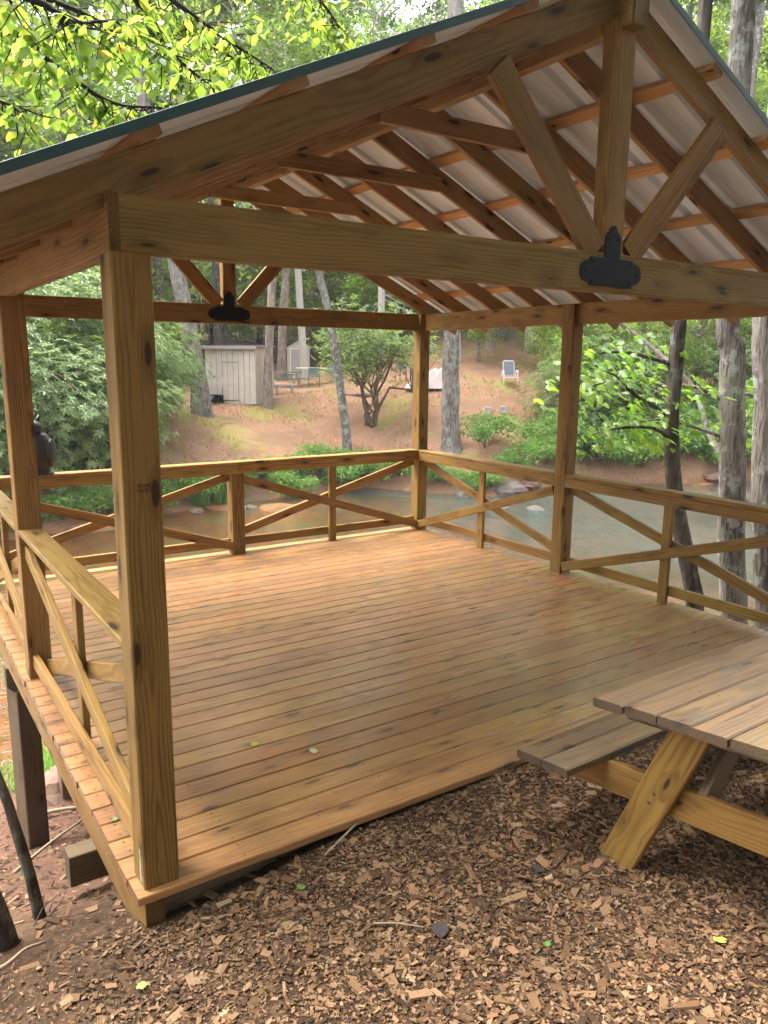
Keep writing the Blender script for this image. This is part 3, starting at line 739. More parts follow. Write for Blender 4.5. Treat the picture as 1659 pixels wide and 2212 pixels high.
PR['bushA'] = proto('bank_bush', None, 'bush', list(zip(('stem', 'foliage'), bush(9, .95, .8, 1700, M['l_bank']))))
PR['bushB'] = proto('bank_bush', None, 'bush', list(zip(('stem', 'foliage'), bush(10, .8, .9, 1700, M['l_bank'], .11, .4))))
PR['blade'] = proto('reed_clump', None, 'reeds', [('blades', bladeclump(11, .85, .5, 260, M['l_bank']))])
used = set()
def place(key, x, y, label, group=None, scale=1., rz=None, dz=-.05, tilt=(0, 0)):
    p = PR[key]; rz = random.uniform(0, 6.28) if rz is None else rz
    sc = scale if hasattr(scale, '__len__') else (scale,)*3
    if key in used: return copy_tree(p, put(x, y, dz), rz, sc, label, group, tilt)
    used.add(key); p.location = put(x, y, dz); p.rotation_euler = (tilt[0], tilt[1], rz); p.scale = sc; tag(p, label, None, group); return p

# the deep woods
GW = 'trees of the dense woods'
def woods(key, lab, lst, sc0=.85, sc1=1.2):
    for th, d in lst:
        x, y = polar(th+random.uniform(-.8, .8), d+random.uniform(-1.5, 1.5)); place(key, x, y, lab, GW+' ('+PR[key].name.split('.')[0]+')', random.uniform(sc0, sc1))
LB = 'tall leafy tree in the dense woods across the creek'
LH = 'dark drooping evergreen in the dense woods across the creek'
woods('hemA', LH, [(14, 49), (18, 50), (24.5, 56), (31.5, 56), (44, 54), (58, 52)])
woods('hemB', LH, [(16.5, 45), (21.5, 52), (28, 54), (34, 53)])
woods('broadA', LB, [(-4, 40), (2, 44), (7, 50), (13, 56), (19.5, 60), (25, 62), (30, 63), (36, 60), (41, 58), (46, 57), (51, 55), (57, 54), (62, 52)])
woods('broadB', LB, [(0, 50), (5, 56), (10, 60), (16, 62), (22, 66), (28, 67), (33, 65), (39, 64), (44, 62), (49, 62), (54, 60), (60, 58), (66, 56)])
woods('broadC', 'pale green tree at the edge of the woods', [(3, 37), (8, 43), (-1, 34), (5.5, 40), (11, 45), (13.5, 40), (1, 42), (42.5, 45), (50.5, 47), (56, 46), (39.5, 49), (47.5, 46), (53, 44), (61, 43), (65, 46), (-7, 36)])
# woods behind the viewer and to the sides close the clearing
woods('broadA', LB.replace('across the creek', 'round the clearing'), [(-30, 34), (-75, 20), (150, 16), (-150, 17), (100, 20), (85, 24), (-120, 20)])
woods('broadB', LB.replace('across the creek', 'round the clearing'), [(-48, 44), (180, 12), (-80, 46), (165, 22), (125, 14), (75, 36)])
LS = 'dark drooping evergreen added unseen behind the viewer for shade'  # out-of-view evergreens, added to keep light off the pavilion front
woods('hemA', LS, [(180, 7.5), (-142, 7.5), (-108, 8.5), (148, 8), (-165, 12), (120, 10), (165, 13), (-125, 13)], 1., 1.15)
woods('broadA', 'tall leafy tree added unseen beside the viewer to shade the clearing', [(172, 4.6), (112, 6.2), (-128, 5.2)], 1., 1.1)  # out-of-view trees, added so their crowns darken mulch, table and front beam
woods('broadB', 'tall leafy tree added unseen beside the viewer to shade the clearing', [(140, 5.5), (-160, 5.5), (95, 8.5)], .9, 1.)  # more unseen crowns added for the same shade
def far_woods():
    rs = np.random.RandomState(5); n = 46000; th = rs.uniform(-180, 180, n); d = rs.uniform(72, 84, n)
    z = rs.rand(n)**.8*30; x = CX+d*np.sin(np.radians(th)); y = CY+d*np.cos(np.radians(th))
    zz = np.array([hz(a, b) for a, b in zip(x, y)]); top = 22+8*np.array([noise.noise(Vector((a*.12, 1, 0))) for a in th])
    keep = z < top; C = np.stack([x, y, np.maximum(zz, 0)*.85+z], 1)[keep]; n = len(C)
    A = rvec(n, rs); A[:, 2] -= .3; L = rs.uniform(.7, 1.5, n); V, F = leaves(C, A, rvec(n, rs)+np.array((0, 0, .4)), L, L*.6)
    o = link('far_woods', npm('far_woods', V, F, M['l_far'], np.repeat(rs.rand(n), 4))); tag(o, 'hazy mass of far woods beyond the nearer trees', 'woods', kind='stuff')
far_woods()
# understory and shrubs
GU = 'light green understory trees'
for th, d, s, l in ((4.5, 33, .9, 'bright green small tree left of the leaning trunk'), (40.5, 38, .8, 'pale small tree on the mossy hillside'), (46.8, 34.5, .8, 'light green small tree behind the creek bank shrubs'), (49.5, 37, .95, 'light green small tree above the maple branches'), (55, 36, .95, 'light green small tree behind the lichen trunk'), (60.5, 36, 1., 'light green small tree at the right edge of the hillside'), (47, 31.5, .5, 'low bright green sapling on the bank right of the middle post'), (50, 33, .55, 'low bright green sapling behind the dark curving trunk'), (53.2, 34, .6, 'low bright green sapling left of the stout lichen trunk'), (58, 35.5, .6, 'low bright green sapling right of the stout lichen trunk'), (45.2, 37.5, .6, 'bright sapling behind the lawn chair')):
    x, y = polar(th, d); place('under', x, y, l, GU, s)
GR = 'rhododendron thicket on the left bank'
for q, (th, d, s) in enumerate(((15.5, 44, 1.), (19, 46, 1.1), (22.5, 49, 1.2), (25.5, 48, 1.1), (28.5, 48.5, 1.), (31, 50, 1.2), (33.5, 47, 1.1), (36, 48, 1.1), (38.5, 44, .9), (12.5, 36, .8), (17.5, 41, .9))):
    x, y = polar(th, d); place('under', x, y, 'leafy understory tree in the woods behind the sheds', 'understory trees behind the sheds', s*1.15)
for th, d, s, l in ((7.6, 22.0, .42, 'bright green sapling among the left bank rhododendrons, nearest the owl'), (10.8, 24.3, .55, 'bright green sapling rising from the middle of the left rhododendrons'), (4.3, 24.0, .5, 'bright green sapling at the left edge of the rhododendrons'), (16.8, 25.2, .4, 'bright green sapling at the foot of the leaning trunk')):
    x, y = polar(th, d); place('under', x, y, l, None, s)
for th in (3, 4.6, 6.2, 7.8, 9.4, 11, 12.6, 14.2, 15.8, 17.4):
    x, y = polar(th, itp(th, TF, DF)+.4); place('bushB', x, y, 'low leafy bush at the water edge below the rhododendrons', 'bushes below the rhododendrons', random.uniform(.8, 1.3))
k = 0
for th, d, s in ((3.5, 22.3, 1.0), (6.5, 22.8, 1.15), (9.3, 22.5, 1.05), (12, 23.3, 1.1), (14.3, 23.6, .9), (5, 25, 1.4), (8.5, 25.5, 1.5), (12, 26, 1.45), (15, 26.3, 1.15), (16.4, 28.8, 1.05), (6.5, 29, 1.7), (11, 30, 1.7), (1, 23, 1.3), (-2.5, 23.5, 1.4)):
    x, y = polar(th, d); place('rhoA' if k % 2 else 'rhoB', x, y, 'grey-green rhododendron in the thick mass of shrubs on the left bank', GR, (s, s, s*random.uniform(.9, 1.1))); k += 1
for th, d, s, l in ((47.2, 31.2, .9, 'grey-green rhododendron overhanging the mossy slope beside the lounge chair'), (49.6, 33, 1.1, 'rounded rhododendron right of the middle pavilion post'), (51, 34, 1.1, 'rhododendron behind the maple leaves'), (57.5, 36, 1.1, 'rhododendron between the two lichen trunks'), (30.5, 46, .9, 'rhododendron behind the yard furniture')):
    x, y = polar(th, d); place('rhoB', x, y, l, None, s)
GBK = 'leafy bushes along the far water edge'
k = 0
for th in np.linspace(18.5, 63, 62):
    if 38 < th < 41.5 and k % 2: k += 1; continue
    df = itp(th, TF, DF); x, y = polar(th+random.uniform(-.4, .4), df+random.uniform(.25, 1.3)+(.5 if th > 44 else 0))
    lb, gb = ('below the tan shed', 'below the shed') if th < 27 else ('left of the back corner post', 'left of the corner post') if th < 36.5 else ('between the two right-hand posts', 'between the right posts') if th < 46.5 else ('behind the maple branches', 'behind the maples') if th < 55 else ('behind the stout lichen trunk', 'behind the lichen trunk')
    place('bushA' if k % 2 else 'bushB', x, y, 'low leafy bush at the far water edge '+lb, GBK+' '+gb, random.uniform(.7, 1.25)*(1.5 if th > 45 else 1)); k += 1
for th, t, s in ((41.2, 2.2, 1.5), (46.5, 2.4, 1.5), (48.5, 3.0, 1.7), (50.5, 2.2, 1.5), (52.5, 3.2, 1.7), (54.5, 2.6, 1.6), (57, 3, 1.6), (59.5, 2.7, 1.5), (62, 3, 1.5)):
    x, y = polar(th, itp(th, TF, DF)+t); place('bushA', x, y, 'tall leafy bush on the right part of the far bank' if th > 45 else 'round leafy bush right of the thick trunk', 'bushes on the far bank' if th > 45 else None, s)
for th, t, s in ((20.3, .25, .9), (21.6, .2, 1.), (22.6, .3, .85), (27, .3, .7), (31.5, .3, .7)):
    x, y = polar(th, itp(th, TF, DF)+t); place('blade', x, y, 'tuft of long green blades at the far water edge', 'reed tufts at the far water edge', s)

# single trees
def own_tree(name, label, pts, rad, barkm, sides=14, crown=None, flare=.5, limbs=(), cscale=1., rough=.18):
    b = Vector(pts[0]); gz = hn(b.x, b.y); path = smooth_path(pts, 4); n = len(path)
    t = thing(name, label, 'tree', (b.x, b.y, gz))
    rr = [rad[0]+(rad[1]-rad[0])*(i/(n-1))**.8 for i in range(n)]
    P = [tube([p-Vector((b.x, b.y, gz)) for p in path], rr, sides, rough=rough, seed=len(name)+b.x, flare=flare)]
    for lp, lr in limbs: P.append(tube([p-Vector((b.x, b.y, gz)) for p in smooth_path(lp, 3)], lr, 6, False))
    link('trunk', pym('trunk', *merge(P), barkm, True), t)
    if crown:
        src = [c for c in PR[crown].children if c.name.startswith(('crown', 'foliage'))][0]
        c = link('crown', src.data, t); e = path[-1]-Vector((b.x, b.y, gz)); c.scale = (cscale,)*3; c.location = e-Vector((0, 0, src.data.vertices[0].co.z*0+6*cscale))
    return t
def g0(x, y, dz=-.3): return (x, y, hn(x, y)+dz)
own_tree('leaning_tree', 'thick grey trunk leaning left beside the tan shed', [g0(10.1, 25.95), (10.06, 25.97, .5), (9.95, 26.01, 1.61), (9.7, 26.1, 3.31), (9.51, 26.17, 4.63), (9.28, 26.25, 5.93), (8.7, 26.5, 9.5), (8.3, 26.7, 14)], (.42, .2), M['bark_grey'], crown='broadA', cscale=.8)
own_tree('shed_tree', 'slim straight trunk in front of the right side of the tan shed', [g0(12.82, 25.89), (12.83, 25.89, 1.2), (12.90, 25.87, 2.5), (13.05, 25.8, 5), (13.2, 25.7, 9), (13.3, 25.7, 14)], (.21, .13), M['bark_red'], crown='broadB', cscale=.75)
own_tree('shed_tree', 'straight trunk between the tan shed and the small gabled shed', [g0(17.9, 34.87), (17.92, 34.86, 2), (17.98, 34.84, 4), (18.2, 34.72, 7), (18.4, 34.6, 14)], (.27, .18), M['bark_red'], crown='broadB', cscale=.8)
own_tree('slender_tree', 'slender leaning trunk on the pine straw bank before the rhododendron', [g0(13.66, 21.1), (13.6, 21.15, -.4), (13.48, 21.24, .72), (13.25, 21.37, 2.64), (13.02, 21.5, 4.05), (12.79, 21.63, 5.05), (12.3, 21.9, 8.5), (12.1, 22, 11.5)], (.175, .10), M['bark_lichen'], crown='broadC', cscale=.6)
own_tree('thick_tree', 'thick straight grey trunk with flared roots right of the corner post', [g0(16.44, 18.66), (16.42, 18.7, -.45), (16.40, 18.73, .1), (16.39, 18.75, .9), (16.38, 18.75, 2.36), (16.37, 18.76, 3.6), (16.3, 18.8, 8), (16.3, 18.9, 14)], (.37, .24), M['bark_grey'], crown='broadB', cscale=.8, flare=.95,
         limbs=[([(16.4, 18.7, 3.0), (16.75, 18.45, 3.15), (16.9, 18.3, 3.05)], [.1, .08, .05, .05, .04, .03, .02])])
own_tree('hill_tree', 'distant trunk with spread roots on the hillside above the chair', [g0(26.26, 27.93), (26.24, 27.95, 3.0), (26.2, 28, 4.2), (26.1, 28.2, 9), (26, 28.4, 15)], (.30, .2), M['bark_red'], crown='broadA', cscale=.8, flare=.8)
for x, y, r, l in ((31.2, 21.2, .2, 'thin far trunk left of the dark creek-side trunk'), (8.04, 36.3, .24, 'pale far trunk above the left rhododendrons'), (11.6, 35.3, .26, 'dark far trunk behind the leaning tree'), (34.9, 21.0, .24, 'far hillside trunk between the two creek-side trunks'), (20.5, 41, .3, 'far trunk behind the gabled shed'), (22.5, 38.5, .24, 'far trunk right of the gabled shed'), (15.2, 37, .28, 'dark far trunk behind the tan shed'), (33.4, 19.3, .33, 'white-blotched far trunk at the upper right edge')):
    z = hn(x, y); own_tree('woods_tree', l, [(x, y, z-.3), (x, y, z+1), (x+.1, y, z+5), (x-.1, y+.1, z+10), (x, y, z+16)], (r, r*.6), M['bark_lichen'] if r in (.24, .33) else M['bark_dark'], 10, crown='broadA', cscale=.75)
# the creek-side trees on the near bank, right
def mapleleaf_mesh(seed):
    rr = random.Random(seed); pts = []
    for i, (a, r) in enumerate(((-90, .06), (-62, .30), (-30, .52), (-8, .26), (18, .72), (40, .34), (62, .62), (90, 1.0), (118, .62), (140, .34), (162, .72), (188, .26), (210, .52), (242, .30))):
        rj = r*rr.uniform(.88, 1.1); pts.append((rj*math.cos(R(a)), rj*math.sin(R(a)), -.12*abs(math.cos(R(a)))*rj*2+rr.uniform(-.03, .03)-.12*max(0, math.sin(R(a)))*rj))
    V = [(0, .1, .03)]+pts; n = len(pts); F = [(0, 1+i, 1+(i+1) % n) for i in range(n)]
    return pym('leaf', [(x*.5, y*.5+.08, z*.5) for x, y, z in V], F, M['l_maple'])
MAP = [mapleleaf_mesh(i) for i in range(4)]
def leaf_obj(me, par, p, size, rz, pitch, roll):
    o = link('leaf', me, par); o.location = p; o.rotation_euler = (pitch, roll, rz); o.scale = (size,)*3; return o
def maple(name, label, pts, rad, barkm, branches, nl, seed, crown):
    t = own_tree(name, label, pts, rad, barkm, crown=crown, flare=.35, cscale=.6, limbs=[(b, [.028*(1-.8*i/(3*(len(b)-1))) for i in range(3*(len(b)-1)+1)]) for b in branches], rough=.12)
    rr = random.Random(seed); o = Vector(t.location); small = []
    for q in range(nl):
        b = smooth_path(branches[q % len(branches)], 5); k = rr.randint(len(b)//4, len(b)-1)
        p = b[k]+Vector((rr.gauss(0, .23), rr.gauss(0, .23), rr.gauss(-.03, .12)))
        leaf_obj(MAP[q % 4], t, p-o, rr.uniform(.15, .25), rr.uniform(2.2, 5.0), rr.uniform(-.95, -.15), rr.uniform(-.45, .45))
    return t
maple('maple_tree', 'dark curving trunk close behind the right railing', [g0(7.02, 2.36, -.4), (7.02, 2.38, -.7), (6.96, 2.44, -.31), (6.88, 2.57, .27), (6.8, 2.67, .95), (6.77, 2.71, 1.47), (6.78, 2.71, 1.98), (6.77, 2.71, 2.52), (6.9, 2.8, 5), (7.1, 2.9, 9)], (.105, .07), M['bark_dark'],
      [[(6.78, 2.70, 1.46), (6.38, 2.9, 1.70), (6.19, 3.05, 1.92), (5.95, 3.25, 2.0)], [(6.78, 2.71, 2.03), (6.45, 2.98, 2.15), (6.23, 3.2, 2.17), (5.98, 3.42, 2.1)], [(6.79, 2.7, 1.2), (6.45, 2.7, 1.36), (6.18, 2.98, 1.34), (5.98, 3.15, 1.26)], [(6.78, 2.7, 1.75), (6.7, 3.2, 1.9), (6.4, 3.7, 1.75), (6.2, 4.0, 1.65)]], 260, 3, 'broadC')
maple('maple_tree', 'stout grey trunk blotched with pale lichen behind the right railing', [g0(7.49, 2.17, -.4), (7.49, 2.19, -.77), (7.44, 2.25, -.11), (7.4, 2.32, .95), (7.36, 2.38, 1.73), (7.34, 2.41, 2.23), (7.3, 2.48, 2.6), (7.3, 2.6, 5), (7.4, 2.8, 10)], (.165, .115), M['bark_lichen'],
      [[(7.38, 2.34, 1.22), (6.95, 2.75, 1.4), (6.75, 2.95, 1.42), (6.55, 3.1, 1.35)], [(7.36, 2.37, 1.6), (7.1, 2.6, 1.78), (6.9, 2.8, 1.8), (6.75, 2.95, 1.72)], [(7.38, 2.34, 1.4), (7.75, 2.5, 1.7), (8.1, 2.45, 1.65), (8.35, 2.35, 1.55)], [(7.4, 2.34, 1.2), (7.8, 2.7, 1.3), (8.2, 2.6, 1.2), (8.4, 2.4, 1.1)]], 260, 4, 'broadC')
own_tree('maple_tree', 'grey trunk at the right edge of the picture behind the railing', [g0(7.20, 1.60, -.4), (7.18, 1.60, -.6), (7.13, 1.67, .06), (7.09, 1.76, 1.04), (7.06, 1.8, 1.76), (7.02, 1.88, 2.5), (7.1, 2, 5), (7.2, 2, 9)], (.16, .10), M['bark_lichen'], crown='broadC', cscale=.6)
own_tree('stooping_tree', 'crooked pale trunk stooping left over the water', [g0(8.6, 2.0, -.3), (8.75, 2.5, -.2), (8.85, 3.1, .35), (9.02, 3.49, .78), (9.24, 3.89, 1.12), (9.44, 4.31, 1.69), (9.52, 4.88, 2.09), (9.62, 5.41, 2.4), (9.57, 5.95, 2.74), (9.4, 6.6, 3.3)], (.06, .025), M['bark_dark'], flare=.2)
# multi-stemmed rhododendron in the middle of the bank
def mid_rhodo():
    x, y = 15.7, 22.8; z = hn(x, y); t = thing('rhododendron_shrub', 'many-stemmed rhododendron standing on the pine straw bank in front of the yard', 'shrub', (x, y, z), 0, None, 1.3)
    rr = random.Random(21); rs = np.random.RandomState(21); P = []; cen = []
    for i in range(9):
        a = R(-30)+rr.uniform(-2.6, 2.6); q = rr.uniform(.5, 1.7); e = Vector((math.cos(a)*q, math.sin(a)*q*.8, rr.uniform(1.4, 2.6)))
        pp = limb_path((rr.uniform(-.15, .15), rr.uniform(-.15, .15), -.2), e, .02, .55, 6, rr); P.append(tube(pp, [.055*(1-.7*j/6) for j in range(7)], 6, False, .2, i))
        for k in range(5):
            e2 = pp[rr.randint(3, 6)]+Vector((rr.uniform(-1, 1), rr.uniform(-1, 1), rr.uniform(.2, 1.3)))*.9; P.append(tube(limb_path(pp[4], e2, 0, .4, 4, rr), [.022, .018, .012, .008, .005], 4, False)); cen.append(e2)
    link('stem', pym('stem', *merge(P), M['stem'], True), t)
    nw = 720; k = 7; C0 = []
    for i in range(nw):
        c = cen[rs.randint(len(cen))]; u = rvec(1, rs)[0]*.62*rs.rand()**.4; C0.append((c.x+u[0], c.y+u[1], c.z+u[2]*.8))
    C0 = np.array(C0); C = np.repeat(C0, k, 0); n = len(C); ang = np.tile(np.arange(k)*6.283/k, nw)+np.repeat(rs.rand(nw)*6.28, k)
    out = rvec(nw, rs)*.5+np.array((0, 0, .8)); out /= np.linalg.norm(out, axis=1, keepdims=True); O = np.repeat(out, k, 0)
    e1 = np.cross(O, np.array((.3, .9, .1))); e1 /= np.linalg.norm(e1, axis=1, keepdims=True); e2 = np.cross(O, e1)
    A = e1*np.cos(ang)[:, None]+e2*np.sin(ang)[:, None]+O*rs.uniform(-.25, .4, (n, 1)); Ls = .17*rs.uniform(.7, 1.2, n)
    V, F = leaves(C, A, O, Ls, Ls*.33, .12, .5); link('foliage', npm('foliage', V, F, M['l_rhodo'], np.repeat(rs.rand(n), 4)), t)
mid_rhodo()
def bare_tree(name, label, x, y, H, seed, z0=None):
    rr = random.Random(seed); z = hn(x, y) if z0 is None else z0; t = thing(name, label, 'tree', (x, y, z)); P = []
    def grow(a, d, L, r, lev):
        b = a+d*L; m = a.lerp(b, .5)+Vector((rr.uniform(-1, 1), rr.uniform(-1, 1), rr.uniform(-1, 1)))*L*.08
        P.append(tube([a, m, b], [r, r*.8, r*.6], 5 if lev < 2 else 4, False))
        if lev >= 4: return
        for i in range(4 if lev else 6):
            e = (d*rr.uniform(.3, .9)+Vector((rr.uniform(-1, 1), rr.uniform(-1, 1), rr.uniform(-.5, .7)))*.85).normalized(); grow(a.lerp(b, rr.uniform(.35, 1)), e, L*rr.uniform(.4, .65), r*.5, lev+1)
    grow(Vector((0, 0, -.2)), Vector((0, 0, 1)), H*.6, H*.011, 0)
    link('branches', pym('branches', *merge(P), M['dead']), t)
for th, d, H, l in ((39, 38, 19, 'bare pale-twigged tree above the roof edge'), (33.5, 40, 18, 'bare pale tree left of the roof peak'), (28, 41, 19, 'bare pale-twigged tree over the middle of the roof'), (10, 33, 9, 'bare white-twigged tree above the left rhododendrons'), (44, 42, 20, 'bare pale tree beside the roof peak')):
    x, y = polar(th, d); bare_tree('bare_tree', l, x, y, H, int(th))
# overhanging branch, near left, with separate leaves
def ovleaf_mesh(bend, seed):
    V, F = [], []; n = 6
    for i in range(n+1):
        t = i/n; w = .27*math.sin(math.pi*min(1, t*.97+.02))**.8*(1-.25*t); z = -bend*t*t
        V += [(-w, t, z+.10*w*2), (0, t, z), (w, t, z+.10*w*2)]
    for i in range(n): a = 3*i; F += [(a, a+1, a+4, a+3), (a+1, a+2, a+5, a+4)]
    return pym('leaf', V, F, M['l_over'], True)
OVL = [ovleaf_mesh(b, i) for i, b in enumerate((.08, .2, .35))]
def overhang():
    x, y = -1.75, 3.1; z = hn(x, y); rr = random.Random(12); rs = np.random.RandomState(12)
    t = thing('overhanging_tree', 'leafy yellow-green tree whose branches hang over the roof at upper left', 'tree', (x, y, z)); o = Vector((x, y, z))
    P = [tube([(0, 0, -.3), (0, 0, 1), (.1, -.05, 3.5), (.15, -.1, 6.2), (.2, 0, 8.5)], [.15, .13, .11, .08, .04], 12, rough=.15, flare=.3)]
    tops = [Vector((x+.12, y-.07, zz)) for zz in (3.6, 4.3, 4.9, 4.0, 5.2)]
    BR = [[tops[0], (-.6, 2.9, 3.95), (.15, 2.66, 3.95), (.45, 2.62, 3.78), (.75, 2.57, 3.62), (1.05, 2.48, 3.62)], [tops[1], (-.4, 2.5, 4.4), (.5, 2.08, 4.16), (.80, 2.0, 3.97), (.95, 1.97, 3.76), (1.2, 1.9, 3.58)],
          [tops[2], (-.2, 3.2, 4.9), (1.16, 2.92, 4.5), (1.4, 2.87, 4.28), (1.75, 2.72, 4.06), (2.05, 2.61, 4.0)], [tops[4], (.6, 3.2, 5.4), (2.16, 3.05, 4.94), (2.45, 2.86, 4.65), (2.55, 2.78, 4.45)], [tops[3], (-.6, 2.0, 3.9), (.12, 1.65, 3.75), (.3, 1.62, 3.68), (.55, 1.55, 3.72)],
          [tops[2], (.1, 2.7, 4.6), (.9, 2.5, 4.35), (1.4, 2.4, 4.1), (1.75, 2.35, 3.95)], [tops[3], (-.5, 2.6, 3.7), (-.1, 2.4, 3.5), (.2, 2.3, 3.42)], [tops[1], (-.3, 2.9, 4.2), (.3, 2.75, 4.2), (.8, 2.7, 4.1), (1.3, 2.65, 3.85)]]
    tw = []
    for b in BR:
        p = smooth_path(b, 5); n = len(p); P.append(tube([q-o for q in p], [.03*(1-.88*i/n) for i in range(n)], 6, False))
        for i in range(n//3, n, 1):
            for rep in range(3):
                d = Vector((rr.uniform(-.5, .7), rr.uniform(-.5, .5), rr.uniform(-.9, .15))); L = rr.uniform(.18, .42); q = limb_path(p[i], p[i]+d.normalized()*L, -.05, .25, 4, rr)
                P.append(tube([a-o for a in q], [.0045, .004, .003, .0025, .002], 4, False)); tw.append(q)
    link('branches', pym('branches', *merge(P), M['twig'], True), t)
    cnt = 0; C, A, N, L = [], [], [], []
    for w in sorted(tw, key=lambda w: rr.random()):
        for j in range(1, 5):
            for s in (-1, 1):
                p = w[j]+Vector((rr.uniform(-.02, .02), rr.uniform(-.02, .02), 0)); ln = rr.uniform(.045, .105)
                if p.z < 2.85+.458*max(p.x, -.4)+.06: continue
                rz = rr.uniform(0, 6.28); pitch = rr.uniform(-1.5, -.2)
                if cnt < 300: leaf_obj(OVL[cnt % 3], t, p-o, ln, rz, pitch, rr.uniform(-.6, .6)); cnt += 1
                else:
                    C.append(p-o); A.append((math.cos(rz), math.sin(rz), math.sin(pitch))); N.append((rr.uniform(-.5, .5), rr.uniform(-.5, .5), 1)); L.append(ln)
    V, F = leaves6(np.array(C), np.array(A), np.array(N), np.array(L), np.array(L)*.55)
    me = pym('foliage', V, F, M['l_over_s'], True); a = me.attributes.new('rnd', 'FLOAT', 'POINT'); a.data.foreach_set('value', np.repeat(rs.rand(len(C)), 10).astype(np.float32))
    f = link('foliage', me, t); tag(f, kind='stuff')
overhang()
def sapling(label, pts, r, br, seed):
    b = Vector(pts[0]); rr = random.Random(seed); t = thing('sapling', label, 'tree', (b.x, b.y, hn(b.x, b.y))); o = t.location; p = smooth_path(pts, 5); n = len(p)
    P = [tube([q-Vector(o) for q in p], [r*(1-.6*i/n) for i in range(n)], 10, rough=.15, seed=seed)]
    for k in range(3):
        a = p[rr.randint(1, 5)]; P.append(tube(limb_path(a-Vector(o), a-Vector(o)+Vector((rr.uniform(.0, .3), rr.uniform(-.1, .3), rr.uniform(.02, .15))), 0, .4, 4, rr), [.006, .005, .004, .003, .002], 4, False))
    link('trunk', pym('trunk', *merge(P), M['bark_dark'], True), t)
    C = np.array([p[-1]-Vector(o)+Vector((rr.gauss(0, .3), rr.gauss(0, .3), rr.gauss(0, .25))) for i in range(160)]); rs = np.random.RandomState(seed); L = rs.uniform(.06, .12, 160)
    V, F = leaves(C, rvec(160, rs), rvec(160, rs)*.5+np.array((0, 0, .6)), L, L*.5); link('crown', npm('crown', V, F, M['l_over_s'], np.repeat(rs.rand(160), 4)), t)
sapling('thin dark sapling trunk leaning left at the lower left edge', [(-.27, .70, -.55), (-.29, .70, -.45), (-.32, .71, -.21), (-.36, .71, .03), (-.40, .72, .24), (-.55, .75, .8), (-.9, .8, 1.6), (-1.3, .9, 2.6)], .031, 0, 31)
sapling('thicker dark sapling trunk at the lower left corner', [(-.46, .40, -.45), (-.465, .40, -.33), (-.50, .41, -.13), (-.56, .42, .09), (-.75, .45, .6), (-1.2, .5, 1.5), (-1.8, .5, 2.8)], .062, 0, 32)

# ---------------------------------------------------------------- wood chips and litter
def chip_material():
    g = G('wood_chips'); at = g.n('Attribute', {'attribute_name': 'rnd'}).outputs['Fac']; tc = g.n('TexCoord').outputs['Object']
    nz = g.noise(tc, 160., 3).outputs[0]; big = g.noise(tc, 1.1, 4, .6).outputs[0]
    col = g.ramp(at, [(0, (.030, .019, .012)), (.22, (.085, .047, .025)), (.45, (.165, .088, .042)), (.62, (.24, .138, .07)), (.8, (.325, .20, .108)), (.92, (.27, .125, .065)), (1, (.43, .30, .18))])
    col = g.mix(g.math('MULTIPLY', g.step(nz, .35, .7), .35), col, g.mix(.6, col, (.03, .018, .01, 1)))
    col = g.mix(g.math('MULTIPLY', g.step(big, .46, .62), .45), col, g.mix(.65, col, (.035, .022, .013, 1)))
    g.put(g.bsdf.inputs['Base Color'], col); g.bsdf.inputs['Roughness'].default_value = .85; g.bsdf.inputs['Specular IOR Level'].default_value = .2; return g.m
M['chip'] = chip_material()
def chips_np(n, area, size, rs, lo=0., keep=None):
    x = rs.uniform(area[0], area[1], n); y = rs.uniform(area[2], area[3], n)
    if keep: k = np.array([keep(a, b, rs) for a, b in zip(x, y)]); x, y = x[k], y[k]; n = len(x)
    z = np.array([hn(a, b) for a, b in zip(x, y)])+rs.uniform(.000, .010, n)
    L = size*np.exp(rs.normal(0, .48, n)); L = np.minimum(L, size*3.6); Wd = L*rs.uniform(.16, .7, n); Wd = np.minimum(Wd, size*1.1); T = np.clip(Wd*rs.uniform(.08, .2, n), .001, .004)
    ya = rs.rand(n)*6.283; ti = rs.normal(0, .24, n); ro = rs.normal(0, .24, n)
    cx, sx = np.cos(ya), np.sin(ya); ax = np.stack([cx*np.cos(ti), sx*np.cos(ti), np.sin(ti)], 1); up = np.stack([-cx*np.sin(ti), -sx*np.sin(ti), np.cos(ti)], 1); ay = np.cross(up, ax)
    ay, up = ay*np.cos(ro)[:, None]+up*np.sin(ro)[:, None], up*np.cos(ro)[:, None]-ay*np.sin(ro)[:, None]
    C = np.stack([x, y, z], 1); V = np.empty((n, 8, 3)); corner = np.array([(-.5, -.5), (.5, -.5), (.5, .5), (-.5, .5)])
    j = corner[None]+rs.uniform(-.16, .16, (n, 4, 2))
    for q in range(4):
        P = C+ax*(j[:, q, 0]*L)[:, None]+ay*(j[:, q, 1]*Wd)[:, None]; V[:, q] = P-up*T[:, None]; V[:, q+4] = P+up*T[:, None]
    i = np.arange(n)[:, None]*8; F = np.concatenate([i+np.array(f) for f in ((4, 5, 6, 7), (0, 1, 5, 4), (1, 2, 6, 5), (2, 3, 7, 6), (3, 0, 4, 7))])
    return V.reshape(-1, 3), F, np.repeat(np.clip(rs.beta(1.6, 1.7, n)+lo, 0, 1), 8)
rs = np.random.RandomState(77)
def kp(a, b, r): 
    if b > -.04 and a > -.03: return False
    return r.rand() < ss(-.75, .1, a+.25*noise.noise(Vector((a*2, b*2, 0)))-.9*max(0, b+.25)) or r.rand() < .12
V1 = [chips_np(72000, (-1.0, 3.7, -1.9, .05), .0125, rs, 0, kp), chips_np(12000, (-3, 6, -5, .05), .02, rs, 0, kp), chips_np(3800, (-.8, 3.4, -1.8, .0), .029, rs, .05, kp)]
n0 = 0; Vs, Fs, Rs = [], [], []
